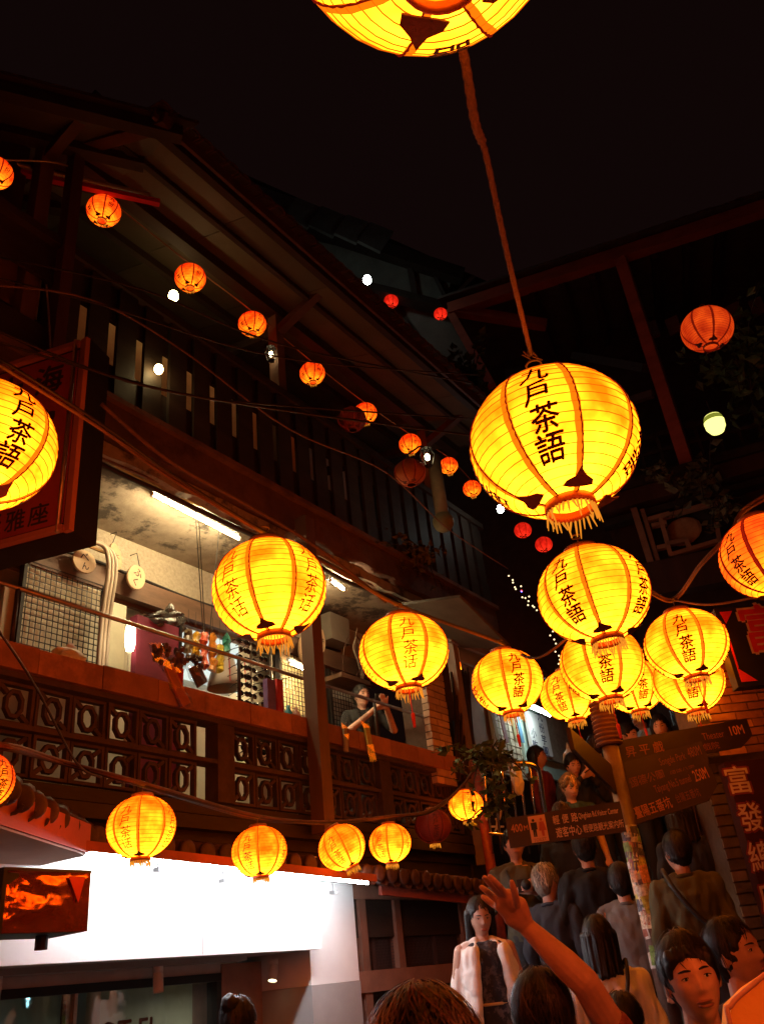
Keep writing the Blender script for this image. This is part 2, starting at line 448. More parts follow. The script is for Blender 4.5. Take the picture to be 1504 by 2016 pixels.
x = xa
while x < xb:
    Mx = Matrix.Translation((x, 3.50, ze + .02 + random.uniform(-.008, .008))) @ Matrix.Rotation(math.atan(sl), 4, 'X') @ Matrix.Diagonal((1, 3.1, 1, 1))
    inst_w('roof_tile', tme, RF, Mx); x += 0.155
m = MB(); m.slab((xa - .05, 3.5, ze + .03), (xa - .05, 6.9, zroof(6.9) + .06), (xb, 6.9, zroof(6.9) + .06), (xb, 3.5, ze + .03), -.03); m.build('roof_deck', WOOD_DARK, RF)
# left wing of the roof: eave turns back into the block
LW = thing('wing_roof', (2.0, 4.6, 8.2), 'darker roof wing turning back at the upper left corner', 'roof')
dv = Vector((-.83, .55, 0)); c0 = Vector((3.0, 3.62, 8.03)); c1 = Vector((3.0, 4.62, 8.36))
nrm = Vector((.55, .83, 0))
def wp(t, s): return c0 + dv * t + nrm * s + Vector((0, 0, .33 * s))
for i in range(4):
    s0, s1 = .04 + i * .5, .04 + (i + 1) * .5
    m = MB(); m.slab(wp(-.2 + s0 * .5, s0), wp(-.2 + s1 * .5, s1 - .015), wp(4, s1 - .015), wp(4, s0), -.02); m.build('soffit_board', SOFFIT, LW)
    m = MB(); m.bar(wp(-.2 + s0 * .5, s0) - Vector((0, 0, .07)), wp(4, s0) - Vector((0, 0, .07)), .1, .12); m.build('purlin', WOOD_DARK, LW)
m = MB(); m.slab(wp(-.3, -.08) + Vector((0, 0, .05)), wp(.9, 2.3) + Vector((0, 0, .05)), wp(4, 2.3) + Vector((0, 0, .05)), wp(4, -.08) + Vector((0, 0, .05)), -.03); m.build('roof_deck', WOOD_DARK, LW)
m = MB(); m.bar((3.02, 3.55, 7.99), (2.72, 4.9, 8.36), .11, .12); m.build('hip_rafter', WOOD_RED, LW)
m = MB(); m.bar(wp(-.1, .75) - Vector((0, 0, .35)), wp(3, .75) - Vector((0, 0, .35)), .05, .05); m.build('neon_rail', mk('neon_pink', (0.6, 0.03, 0.06), .4, .1), LW)
for q, mt in ((0.02, STEEL), (.06, CABLE_Y)):
    m = MB(); m.tube([wp(0, .7 + q) - Vector((0, 0, .3)), wp(3, .7 + q) - Vector((0, 0, .26))], .022); m.build('conduit', mt, LW, True)
p = atY(150, 290, 4.5); q = atY(118, 545, 4.5)
m = MB(); m.span(p.x - .05, p.x + .05, 4.42, 4.53, 5.85, p.z); m.build('corner_post', WOOD_RED, LW)
m = MB(); m.tube([atY(88, 290, 4.6), atY(92, 560, 4.6)], .018); m.build('hanging_rod', WOOD_DARK, LW, True)
# upper left window of the wing
WN = thing('wing_window', atY(40, 520, 4.75), 'dark framed window with a dull orange pane at the left edge', 'window')
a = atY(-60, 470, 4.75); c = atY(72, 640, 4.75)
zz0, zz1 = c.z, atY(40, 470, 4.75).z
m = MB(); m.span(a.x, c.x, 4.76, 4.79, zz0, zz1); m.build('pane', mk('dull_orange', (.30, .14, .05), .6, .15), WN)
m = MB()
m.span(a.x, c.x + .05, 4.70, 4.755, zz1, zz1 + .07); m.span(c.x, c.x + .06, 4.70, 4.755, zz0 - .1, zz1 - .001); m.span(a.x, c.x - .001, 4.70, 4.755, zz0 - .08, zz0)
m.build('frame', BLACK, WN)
m = MB(); m.span(-.8, 2.58, 4.8, 4.9, 5.8, 8.6); m.build('wing_wall', WOOD_DARK, LW)
# ================================================================ pent roof of round tiles over the shop
def rect(px0, py0, px1, py1, Y):
    my, mx = (py0 + py1) / 2, (px0 + px1) / 2
    return atY(px0, my, Y).x, atY(px1, my, Y).x, atY(mx, py1, Y).z, atY(mx, py0, Y).z
PR = thing('tiled_pent_roof', (5.5, 4.4, 2.6), 'narrow pent roof of round red clay tiles above the white shop front', 'roof')
eL, eR = atY(193, 1650, 4.22), atY(956, 1745, 4.22)
n = int((eR.x - eL.x) / 0.165)
cm = MB(); cm.tube([(0, 0, 0), (0, .46, .12)], .052, 10); cme = cm.mesh('cover_tile', TILE, True)
dm = MB(); dm.lathe([(0.0005, 0), (.035, -.004), (.05, .0), (.064, .006), (.064, .03), (.045, .035)], 14, M=Matrix.Rotation(-math.pi / 2, 3, 'X')); dme = dm.mesh('tile_end', TILE, True)
fl = MB(); prof = [(math.cos(rad(a)) * .062, -math.sin(rad(a)) * .045) for a in range(0, 181, 30)]
prof = prof + [(p[0] * .8, p[1] * .8 + .006) for p in reversed(prof)]
fl.prism(prof, (1, 0, 0), (0, 0, 1), (0, 1, .26), (0, 0, 0), .44); flm = fl.mesh('pan_tile', TILE)
def tile_row(par, p0, p1, n, ang):
    for i in range(n + 1):
        p = Vector(p0).lerp(Vector(p1), i / n) + Vector((0, 0, random.uniform(-.006, .006)))
        M = Matrix.Translation(p) @ Matrix.Rotation(ang + random.uniform(-.03, .03), 4, 'Z')
        c = inst_w('cover_tile', cme, par, M); inst_w('tile_end', dme, par, M @ Matrix.Translation((0, -.012, 0)))
        if i < n:
            q = Vector(p0).lerp(Vector(p1), (i + .5) / n)
            inst_w('pan_tile', flm, par, Matrix.Translation(q + Vector((0, .02, -.045))) @ Matrix.Rotation(ang, 4, 'Z'))
tile_row(PR, eL, eR, n, 0)
_ex = atY(702, 1850, 4.52).x; m = MB(); m.bar(Vector((_ex + .1, eL.y + .10, eL.lerp(eR, (_ex - eL.x) / (eR.x - eL.x)).z - .095)), eR + Vector((0, .10, -.095)), .03, .10); m.build('eave_board', mk('red_board', (.30, .07, .045), .6, .2), PR)
m = MB(); m.slab(eL + Vector((0, .08, -.03)), eL + Vector((0, .50, .07)), eR + Vector((0, .36, .07)), eR + Vector((0, .08, -.03)), -.02); m.build('roof_deck', WOOD_DARK, PR)
# corner run of tiles coming forward at the left
C2 = thing('corner_tile_roof', eL, 'run of round clay tile ends stepping forward over the left canopy', 'roof')
cdv = Vector((-.81, -.58, 0))
c2 = eL + Vector((-.08, -.02, 0)) + cdv * .02; c3 = c2 + cdv * 1.35 + Vector((0, 0, .02))
tile_row(C2, c2, c3, 8, math.atan2(.81, .58) * 0 - .62)
m = MB(); m.slab(c2 + Vector((-.05, .1, -.06)), c2 + Vector((-.35, .55, .08)), c3 + Vector((-.35, .55, .08)), c3 + Vector((-.05, .1, -.06)), -.02); m.build('roof_deck', WOOD_DARK, C2)

# ================================================================ white shop front
SH = thing('shop_front', (4.4, 4.5, 0), 'white shop front with a broad blank fascia washed by white light', 'shop front')
fx0, fx1 = 1.9, atY(635, 1882, 4.40).x
m = MB(); m.span(fx0, fx1, 4.40, 4.47, 1.925, 2.56); m.build('fascia', WHITE, SH)
for xx in (4.25,):
    m = MB(); m.span(xx - .002, xx + .002, 4.397, 4.41, 1.93, 2.43); m.build('fascia_joint', mk('joint', (.4, .4, .4), .8), SH)
px1 = atY(702, 1850, 4.52).x
m = MB(); m.span(fx1 + .004, px1, 4.52, 5.25, 1.70, 2.56); m.build('pier', WHITE, SH)
m = MB(); m.span(fx1 + .001, px1 + .003, 4.515, 5.26, -.9, 1.698); m.build('pier_base', mk('grey_wall', (.42, .41, .40), .8, .1, 3, .1), SH)
m = MB(); m.span(fx1 - .42, fx1, 5.0, 5.3, -.9, 1.9); m.build('door_jamb', mk('jamb', (.30, .16, .11), .7, .2), SH)
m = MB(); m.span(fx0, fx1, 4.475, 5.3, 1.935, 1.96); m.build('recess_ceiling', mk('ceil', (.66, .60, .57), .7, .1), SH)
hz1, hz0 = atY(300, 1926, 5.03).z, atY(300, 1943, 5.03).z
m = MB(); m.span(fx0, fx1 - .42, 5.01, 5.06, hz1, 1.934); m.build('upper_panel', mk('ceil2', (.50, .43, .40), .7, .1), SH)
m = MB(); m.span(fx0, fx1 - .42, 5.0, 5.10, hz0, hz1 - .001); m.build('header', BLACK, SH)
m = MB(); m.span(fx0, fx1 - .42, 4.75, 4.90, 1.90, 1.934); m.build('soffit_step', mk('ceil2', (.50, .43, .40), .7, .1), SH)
gx = [fx0, atY(140, 1980, 5.08).x, fx1 - .42]
for a, c in zip(gx[:-1], gx[1:]):
    m = MB(); m.span(a + .01, c - .01, 5.05, 5.056, -.5, hz0 - .001); m.build('shop_window', GLASS, SH)
m = MB(); m.span(gx[1] - .012, gx[1] + .012, 5.03, 5.075, -.5, hz0 - .001); m.build('window_mullion', STEEL, SH)
m = MB(); m.span(fx1 - .47, fx1 - .425, 5.0, 5.1, -.5, hz0 - .001); m.build('window_stile', BLACK, SH)
# interior room
m = MB(); m.span(fx0 - .2, fx1, 7.4, 7.5, -.9, 2.6); m.build('back_wall', mk('teal_wall', (.50, .60, .58), .8, .12, 2, .1), SH)
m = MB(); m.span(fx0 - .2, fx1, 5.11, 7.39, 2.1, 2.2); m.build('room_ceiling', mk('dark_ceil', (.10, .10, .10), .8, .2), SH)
m = MB(); m.span(fx0, fx1, 6.3, 6.4, 1.95, 2.09); m.build('ceiling_beam', BLACK, SH)
m = MB(); m.span(4.55, 4.68, 5.9, 6.05, -.5, 2.09); m.build('room_post', CREAM, SH)
m = MB(); m.span(fx1 + .05, fx1 + .1, 5.3, 7.39, -.9, 2.6); m.build('room_side_wall', CREAM, SH)
let = mk('letter_brown', (.10, .05, .03), .6)
m = MB(); c = atY(250, 2024, 5.045); text(m, 'OT EI', (c.x, 5.046, c.z - .01), (1, 0, 0), (0, 0, 1), .11, .42, .02); m.build('window_lettering', let, SH)
for i, (px, py, YY) in enumerate(((188, 1950, 6.0), (435, 1944, 6.0))):
    c = atY(px, py, YY)
    t = thing('ceiling_downlight', c, ('round yellow downlight inside the shop, left one', 'round yellow downlight inside the shop, right one')[i], 'light', 'shop downlights')
    m = MB(); m.lathe([(.0005, 0), (.05, 0)], 14, c); m.build('lens', emit('downlight', (1, .90, .72), 520), t)
    m = MB(); m.lathe([(.052, -.006), (.075, -.006), (.075, .05), (.052, .05)], 14, c); m.build('rim', mk('rim', (.3, .25, .15), .4), t, True)
    m = MB(); m.tube([c + Vector((0, 0, .05)), (c.x, c.y, 2.1)], .01); m.build('stem', BLACK, t)
c = atY(57, 1958, 5.9)
t = thing('glass_pendant_lamp', c, 'small bluish glass pendant lamp behind the shop window', 'lamp')
m = MB(); m.lathe([(.001, -.09), (.03, -.08), (.042, -.04), (.042, .05), (.03, .07)], 12, c); m.build('glass_shade', glass('lampglass', (.7, .95, 1), .1, .3), t, True)
m = MB(); m.ball(c + Vector((0, 0, .0)), (.018, .018, .03)); m.build('bulb', emit('cool_bulb', (.7, .95, 1), 10), t, True)
m = MB(); m.tube([c + Vector((0, 0, .07)), (c.x, c.y, 2.1)], .012); m.build('stem', BLACK, t)
# spot lamps under the fascia
for i, (px, py) in enumerate(((-6, 1925), (312, 1912), (540, 1912))):
    c = atY(px, py, 4.80)
    t = thing('spot_lamp', (c.x, 4.8, 1.9), ('white cylinder spot lamp cut by the left edge', 'white cylinder spot lamp hanging straight below the white fascia', 'white spot lamp tilted aside near the brown door jamb')[i], 'spot lamp', 'spot lamps under the fascia')
    ang = (.12, .05, .35)[i]
    d = Vector((-math.sin(ang), -.12, -math.cos(ang))).normalized()
    base = Vector((c.x, 4.8, 1.90))
    m = MB(); m.tube([base, base - Vector((0, 0, .035))], .032, 14); m.build('mount', WHITE, t, True)
    h0 = base - Vector((0, 0, .045))
    m = MB(); m.tube([h0 + d * -.005, h0 + d * .105], .033, 16, False); m.tube([h0, h0 + d * .02], .032, 16); m.build('housing', WHITE, t, True)
    if i == 2:
        m = MB(); m.tube([h0 + d * .085, h0 + d * .10], .026, 12); m.build('bulb', emit('spotbulb', (1, .85, .5), 6), t, True)
# wash light over the fascia
wl = thing('wash_light', (4.6, 4.2, 2.45), 'long white tube light tucked under the tiled eave', 'light')
wa, wb = Vector((3.0, 4.10, 2.43)), Vector((fx1 + .22, 4.10, 2.335))
m = MB(); m.tube([wa, wb], .011, 8); m.build('tube', emit('wash_tube', (.92, .95, 1.0), 150), wl, True)
m = MB(); m.bar(wa + Vector((0, .05, .035)), wb + Vector((0, .05, .035)), .26, .012); m.build('light_shield', WHITE, wl)  # added to keep the tube's light off the facade above
m = MB(); m.bar(wa + Vector((0, -.085, .022)), wb + Vector((0, -.085, .022)), .012, .05); m.build('shield_lip', mk('red_board', (.30, .07, .045), .6, .2), wl)  # lip of the added shield, coloured like the red eave board
for px, py in ((312, 1712), (440, 1734), (657, 1757)):
    c = atY(px, py, 4.28); m = MB(); m.box((c.x, 4.28, c.z), (.035, .05, .022)); m.tube([(c.x, 4.28, c.z), (c.x, 4.28, 2.43)], .006); m.build('bracket', mk('bracket', (.12, .12, .12), .4), wl)
# canopy at the left
CN = thing('white_canopy', atY(80, 1690, 3.7), 'white canopy slab with a red lit edge above the glossy box', 'canopy')
ra = atY(170, 1684, 4.05); dirc = Vector((.86, .51, 0))
pA = ra; pB = ra - dirc * 1.5; bk = Vector((-.05, .75, 0))
dz = Vector((0, 0, .16))
m = MB(); m.add([pA, pB, pB + bk, pA + bk, pA + dz, pB + dz, pB + bk + dz, pA + bk + dz], [(0, 1, 2, 3), (7, 6, 5, 4), (0, 4, 5, 1), (1, 5, 6, 2), (2, 6, 7, 3), (3, 7, 4, 0)])
m.build('slab', mk('canopy_white', (.62, .58, .50), .6, .08), CN)
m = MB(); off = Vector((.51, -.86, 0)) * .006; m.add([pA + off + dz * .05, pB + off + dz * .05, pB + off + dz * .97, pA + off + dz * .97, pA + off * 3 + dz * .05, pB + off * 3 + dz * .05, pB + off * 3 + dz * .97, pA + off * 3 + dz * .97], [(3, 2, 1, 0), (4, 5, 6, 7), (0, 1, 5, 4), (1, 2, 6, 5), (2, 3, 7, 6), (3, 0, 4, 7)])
m.build('red_light_strip', mk('red_light_paint', (.55, .14, .08), .45, .1), CN)  # red light on the canopy edge put in as a coloured strip
# glossy box
gm = mk('glossy_wrap', (.62, .16, .07), .13, .3, 2.2, .15, metal=.8, spec=1.0)
x0, x1, z0, z1 = rect(8, 1716, 174, 1836, 3.72)
BX = thing('glossy_sign_box', ((x0 + x1) / 2, 3.8, z0), 'glossy dark red box wrapped in film, mirroring an orange lantern', 'sign box')
m = MB(); m.span(x0, x1, 3.735, 4.0, z0, z1); m.build('body', BLACK, BX)
from mathutils import noise as MNZ
m = MB(); NX, NZ = 34, 24; vs = []; fs = []
for i in range(NZ + 1):
    for j in range(NX + 1):
        u, v = j / NX, i / NZ; X_ = x0 + (x1 - x0) * u; Z_ = z0 + (z1 - z0) * v
        crease = abs(v - .25 - .55 * u)                      # a fold running up to the right
        dep = .012 * MNZ.noise((u * 5, v * 4, 1)) + .006 * MNZ.noise((u * 13, v * 11, 3)) - .07 * max(0, v - .15 - .6 * u) * (1 - u)
        if i in (0, NZ) or j in (0, NX): dep *= .3
        vs.append((X_, 3.724 - .012 - dep * .55, Z_))
for i in range(NZ):
    for j in range(NX): a_ = i * (NX + 1) + j; fs.append((a_, a_ + 1, a_ + NX + 2, a_ + NX + 1))
m.add(vs, fs); m.build('film', gm, BX, True)
m = MB(); m.prism([(-.035, .055), (.06, .055), (.03, -.06)], (1, 0, 0), (0, 0, 1), (0, -1, 0), (atY(146, 1750, 3.70).x, 3.70, atY(146, 1750, 3.70).z), .002); m.build('pennant', mk('pennant', (.5, .03, .03), .5), BX)
m = MB(); m.tube([(x0 + .3, 3.85, z0 + .0), (x0 + .3, 3.85, z0 - .06)], .03, 10); m.build('bracket', BLACK, BX)
m = MB(); m.span(x0 - .02, x1 + .005, 3.712, 3.8, z1, z1 + .012); m.span(x0 - .02, x0, 3.712, 3.8, z0, z1 - .001); m.build('frame', BLACK, BX)
# right bay: timber screen window next to the shop
BY = thing('screen_bay', (7.2, 4.6, 0), 'timber framed bay of dark mesh screens beside the white pier', 'window')
bx0, bx1 = px1 + .01, atY(925, 1850, 4.6).x
fr = mk('bay_wood', (.24, .12, .08), .6, .2, 6, .15)
zt = atY(800, 1772, 4.58).z; zl = atY(800, 1918, 4.58).z
m = MB(); m.span(bx0, bx1, 4.54, 4.64, zt, zt + .22); m.build('head', fr, BY)
m = MB(); m.span(bx0, bx1, 4.54, 4.64, zl - .1, zl + .05); m.build('sill', fr, BY)
for px, wd in ((713, .09), (783, .09), (915, .12)):
    xx = atY(px, 1850, 4.58).x; m = MB(); m.span(xx - wd / 2, xx + wd / 2, 4.55, 4.63, zl + .051, zt - .001); m.build('post', fr, BY)
    m = MB(); m.span(xx - wd / 2, xx + wd / 2, 4.55, 4.63, -.9, zl - .101); m.build('lower_post', fr, BY)
m = MB(); m.span(bx0, bx1, 4.66, 4.70, -.9, zt); m.build('backing', mk('bay_back', (.035, .02, .015), .7), BY)
for px, py in ((848, 1805), (735, 1880)):
    c = atY(px, py, 4.65); m = MB(); m.span(c.x - .02, c.x + .02, 4.64, 4.658, zl + .05, zt - .01); m.build('muntin', mk('muntin', (.10, .055, .04), .6), BY)
c = atY(848, 1803, 4.65); m = MB(); m.span(atY(785, 1800, 4.65).x, atY(905, 1800, 4.65).x, 4.635, 4.659, c.z - .02, c.z + .02); m.build('transom', mk('muntin', (.10, .055, .04), .6), BY)
mesh_m = mk('insect_mesh', (.06, .035, .03), .6, .1)
m = MB(); xx = bx0 + .06
while xx < bx1 - .1: m.span(xx, xx + .003, 4.595, 4.597, zl + .06, zt - .01); xx += .022
z = zl + .06
while z < zt - .01: m.span(bx0 + .05, bx1 - .08, 4.598, 4.60, z, z + .003); z += .022
tag(m.build('insect_screen', mesh_m, BY), kind='stuff')

# ================================================================ second floor: shop behind the balcony
YW = 5.75
S2 = thing('balcony_shop', (5.0, 5.8, 2.8), 'lit souvenir shop along the balcony under the stained ceiling', 'shop')
m = MB(); m.span(XL, XR, YW + .25, YW + .35, 2.8, 5.5); m.build('back_wall', CREAM, S2)
m = MB(); m.span(XL, XR, YW - .02, YW + .22, atY(400, 1010, YW).z * 0 + 4.98, 5.5); m.build('upper_wall', CONC2, S2)
lz = atY(300, 1188, YW).z
m = MB(); m.bar((XL, YW - .10, lz), (XR, YW - .10, lz - .02), .12, .20); m.build('lintel', WOOD_BROWN, S2)
for zz, hh in ((4.93, .07), (4.83, .03)):
    m = MB(); m.span(XL, XR, YW - .08, YW - .022, zz - hh / 2, zz + hh / 2); m.build('transom_head', WOOD_BROWN, S2)
x = 2.2; tz0, tz1 = lz + .11, 4.81
tp = mk('frosted_pane', (.55, .5, .38), .3, .2, 3, .1)
while x < XR - .2:
    wd = random.uniform(.42, .55)
    m = MB(); m.span(x + .02, x + wd - .02, YW - .035, YW - .03, tz0, tz1); m.build('transom_pane', tp, S2)
    m = MB(); m.span(x - .02, x + .018, YW - .07, YW - .02, tz0, tz1); m.build('transom_bar', WOOD_BROWN, S2)
    x += wd
# conduits below the slab
for dy, zz, r, mt in ((4.66, 5.34, .022, WOOD_DARK), (4.70, 5.42, .012, CABLE_Y), (4.62, 5.38, .010, CABLE_B), (YW - .06, 5.08, .02, CABLE), (YW - .05, 5.13, .014, CABLE)):
    pts = [(XL + i * .6, dy + random.uniform(-.01, .01), zz + random.uniform(-.022, .018)) for i in range(13)]
    m = MB(); m.tube(spline(pts, 4), r, 6); m.build('conduit', mt, S2, True)
m = MB(); m.tube(spline([(3.0, YW - .2, 5.28), (3.6, YW - .15, 5.22), (4.4, YW - .15, 5.2)], 4), .015, 6); m.build('timber_strip', mk('ochre', (.4, .22, .08), .6), S2)
def panel(px0, py0, px1, py1, Y, mat, name, t=.03):
    a, c, d, e = rect(px0, py0, px1, py1, Y); m = MB(); m.span(a, c, Y, Y + t, d, e); return m.build(name, mat, S2)
# lattice panels
def lattice(px0, py0, px1, py1, Y, label, pale):
    a, c, d, e = rect(px0, py0, px1, py1, Y); d = max(2.8, d)
    t = thing('mesh_panel', ((a + c) / 2, Y, d), label, 'display panel', 'wire mesh display panels')
    m = MB(); m.span(a, c, Y + .02, Y + .05, d, e); m.build('board', pale, t)
    m = MB(); x = a + .02
    while x < c: m.span(x, x + .006, Y, Y + .006, d, e); x += .05
    z = d + .02
    while z < e: m.span(a, c, Y - .006, Y - .0005, z, z + .006); z += .05
    tag(m.build('wire_grid', WOOD_DARK, t), kind='stuff')
    m = MB(); m.span(a - .03, a - .001, Y - .01, Y + .05, d, e); m.build('frame', WOOD_DARK, t); m = MB(); m.span(c + .001, c + .03, Y - .01, Y + .05, d, e); m.build('frame', WOOD_DARK, t)
pale = mk('pale_board', (.60, .54, .40), .7, .08)
lattice(42, 1125, 198, 1330, YW - .16, 'pale board behind a dark wire grid left of the pipes', pale)
lattice(556, 1296, 640, 1460, YW - .14, 'yellowish wire grid panel below the right tube lamp', mk('yellow_board', (.62, .50, .26), .7, .1))
lattice(655, 1330, 720, 1480, YW - .12, 'white grid panel behind the man taking a photo', mk('white_board', (.6, .58, .52), .6, .08))
panel(0, 1150, 33, 1330, YW - .1, pale, 'wall_board')
panel(203, 1185, 246, 1360, YW - .13, mk('ivory', (.66, .60, .44), .6, .08), 'white_door_leaf')
# bundle of pipes rising past the rail
pp = thing('drain_pipes', atY(195, 1330, 5.3), 'bundle of three pale pipes bending over at the top', 'pipes')
for k in range(3):
    o = k * .035
    pts = [atY(193, 1335, 5.35) + Vector((o, 0, -.4)), atY(200, 1230, 5.35) + Vector((o, 0, 0)), atY(214, 1130, 5.35) + Vector((o, 0, 0)), atY(214, 1092, 5.35) + Vector((o - .01, 0, 0)), atY(203, 1074, 5.35) + Vector((o * .4, 0, 0)), atY(180, 1066, 5.35) + Vector((0, 0, o * .4))]
    m = MB(); m.tube(spline(pts, 5), .02, 8); m.build('pipe', mk('pvc', (.45, .36, .26), .5, .1), pp, True)
# hanging oval wood discs with hiragana
disc_m = mk('pale_wood', (.55, .38, .22), .6, .12, 8, .1)
ink = mk('ink', (.06, .03, .02), .6)
for i, (px, py, w_, h_, ch, rl, lab) in enumerate(((268, 1137, .17, .21, 'ふく', .5, 'oval wooden disc reading two brush letters beside the transom'), (166, 1106, .2, .18, 'べん', -.3, 'wooden disc half hidden below the red hanging sign'), (228, 1096, .10, .22, '大', -.5, 'narrow turned wooden disc behind the bent pipes'),
        (597, 1278, .13, .27, '花茶', .2, 'long oval wooden plaque reading flower tea by the post'), (561, 1286, .12, .2, '山', .3, 'wooden plaque below the large left lantern'), (633, 1262, .10, .24, '茶', .1, 'wooden plaque partly hidden by the front post'))):
    c = atY(px, py, YW - .25)
    t = thing('wooden_plaque', c, lab, 'plaque', 'hanging wooden plaques')
    M = Matrix.Rotation(rl * .6, 3, 'Y'); w_ *= .58; h_ *= .58
    m = MB(); m.lathe([(.0005, -.012), (.97, -.012), (1, -.006), (1, .006), (.97, .012), (.0005, .012)], 22, c, M @ Matrix.Rotation(math.pi / 2, 3, 'X') @ Matrix.Diagonal(Vector((w_, h_, 1)))); m.build('board', disc_m, t)
    m = MB(); ax = M @ Vector((1, 0, 0)); az = M @ Vector((0, 0, 1))
    for k, q in enumerate(ch):
        text(m, q, c + az * ((len(ch) - 1) / 2 - k) * h_ * .8 + Vector((0, -.0135, 0)), ax, az, min(h_ * .62, w_ * 1.0), None, .02)
    m.build('lettering', ink, t)
    m = MB(); m.tube([c + az * h_, (c.x, c.y, c.z + h_ + .12), (c.x, YW - .16, c.z + h_ + .13)], .004, 5); m.build('hanger', CABLE, t)
# tube lamps
def tube_lamp(pa, pb, label, mat=TUBE, r=.014):
    pa, pb = Vector(pa), Vector(pb); t = thing('tube_lamp', (pa + pb) / 2, label, 'tube lamp', 'fluorescent tube lamps')
    m = MB(); m.tube([pa, pb], r, 10); m.build('tube', mat, t, True)
    m = MB(); m.bar(pa + Vector((0, .02, .04)), pb + Vector((0, .02, .04)), .05, .03); m.build('batten', WHITE, t)
    m = MB(); d = (pb - pa).normalized()
    for p, s in ((pa, -1), (pb, 1)): m.tube([p, p + d * s * .025], r * 1.25, 8)
    m.build('end_cap', CREAM, t)
    return t
zt_ = 5.40
tube_lamp(atZ(302, 973, zt_), atZ(470, 1060, zt_), 'long lit tube lamp under the stained ceiling behind the left lantern')
tube_lamp(atZ(652, 1143, zt_), atZ(676, 1160, zt_), 'short stretch of lit tube lamp right of the front post')
tube_lamp(atY(571, 1304, 5.3), atY(624, 1328, 5.3), 'lit tube lamp over the yellowish wire grid')
sl2 = thing('stained_plank', (4.9, 4.85, 5.45), 'dark warped timber strip running beside the long tube lamp', 'plank')
a, c = atZ(262, 935, 5.45), atZ(560, 1075, 5.45)
m = MB(); m.bar(a, c, .1, .05); m.build('plank', WOOD_DARK, sl2)
# standing energy-saving bulb
c = atY(257, 1255, 5.12)
t = thing('standing_bulb', c, 'bright standing bulb lamp left of the maroon cabinet', 'lamp')
m = MB(); m.lathe([(.001, -.12), (.03, -.11), (.04, -.06), (.04, .06), (.03, .11), (.001, .12)], 12, c); m.build('bulb', emit('cfl', (1, .82, .5), 14), t, True)
m = MB(); m.tube([c - Vector((0, 0, .12)), (c.x, c.y, 2.8)], .014, 8); m.build('stand', CREAM, t, True)
# maroon cabinet with a plastic bag on top
x0, x1, z0, z1 = rect(268, 1222, 352, 1345, 5.15)
t = thing('maroon_cabinet', ((x0 + x1) / 2, 5.25, 2.8), 'tall maroon cloth covered cabinet behind the coping', 'cabinet')
m = MB(); m.span(x0, x1, 5.15, 5.24, 2.8, z1); m.build('body', mk('maroon', (.20, .022, .05), .7, .2, 4, .2), t)
m = MB(); m.span(x1 + .001, x1 + .03, 5.14, 5.24, 2.8, z1 + .02); m.build('side_post', BLACK, t)
def crumple(c, d, seed, mat, name, label, cat, pts=None):
    rnd = random.Random(seed); m = MB(); n, k = 14, 9; vs = []; fs = []
    for i in range(k + 1):
        v = i / k
        for j in range(n):
            a = 2 * math.pi * j / n; rr = (math.sin(math.pi * min(.98, v * .9 + .08))) ** .6 * rnd.uniform(.72, 1.1)
            if v > .75: rr *= .45
            vs.append(Vector(c) + Vector((math.cos(a) * rr * d[0], math.sin(a) * rr * d[1], (v - .5) * 2 * d[2] + rnd.uniform(-.06, .06) * d[2])))
    for i in range(k):
        for j in range(n): fs.append((i * n + j, i * n + (j + 1) % n, (i + 1) * n + (j + 1) % n, (i + 1) * n + j))
    fs.append(tuple(range(n - 1, -1, -1))); fs.append(tuple(k * n + j for j in range(n)))
    m.add(vs, fs); return tag(m.build(name, mat, None), label, cat)
DARKBAG = mk('dark_bag', (.05, .045, .04), .18, .5, 14, .6, spec=.8)
crumple(atY(335, 1222, 5.3), (.16, .12, .16), 3, DARKBAG, 'plastic_bag', 'crumpled dark glossy bag on top of the maroon cabinet', 'bag')
crumple(atY(303, 1222, 5.2), (.11, .1, .07), 5, DARKBAG, 'plastic_bag', 'small flat crumpled bag left of the bigger dark bag', 'bag')
WBAG = mk('white_bag', (.78, .74, .68), .35, .15, 10, .4)
c = atY(138, 1284, 4.60); c.z = 3.64 + .085
crumple(c, (.13, .05, .10), 17, WBAG, 'white_plastic_bag', 'thin white plastic bag lying on the coping at left', 'bag')
# goods
rnd = random.Random(5)
def fan_pack(px0, py0, px1, py1, Y, col, label, name='wrapped_flowers', w0=.10, bloom=True):
    a, c = atY(px0, py0, Y), atY(px1, py1, Y)
    t = thing(name, c, label, 'souvenir'); d = (c - a); side = Vector((1, 0, .15)).normalized()
    m = MB(); vs = []; fs = []; K = 7
    for i in range(K + 1):
        p = a + d * (i / K) + Vector((0, rnd.uniform(-.012, .012), 0)); ww = w0 * (1.0 - .35 * i / K + .15 * math.sin(i * 1.3))
        vs += [p - side * ww, p + Vector((0, -.035, 0)), p + side * ww, p + Vector((0, .03, 0))]
    for i in range(K):
        for j in range(4): fs.append((i * 4 + j, i * 4 + (j + 1) % 4, i * 4 + 4 + (j + 1) % 4, i * 4 + 4 + j))
    m.add(vs, fs); m.build('plastic_wrap', CLEARBAG, t)
    m = MB(); k0 = a + d * .35
    m.bar(k0, a + d * .97, w0 * .9, .02, up=(0, 1, 0)); m.build('paper', mk('paper_' + name + str(px0), col, .6, .15), t)
    m = MB()
    for _ in range(26 if bloom else 0):
        q = a + d * rnd.uniform(.02, .32) + side * rnd.uniform(-1, 1) * w0 * .8 + Vector((0, rnd.uniform(-.03, .03), 0)); m.ball(q, (.02, .018, .022), 6, 4)
    if bloom: m.build('blossom', mk('dried_flower', (.12, .07, .04), .8), t)
    return t
fan_pack(312, 1268, 368, 1392, 4.38, (.62, .20, .02), 'orange paper bouquet in clear wrap hanging from the handrail', w0=.09)
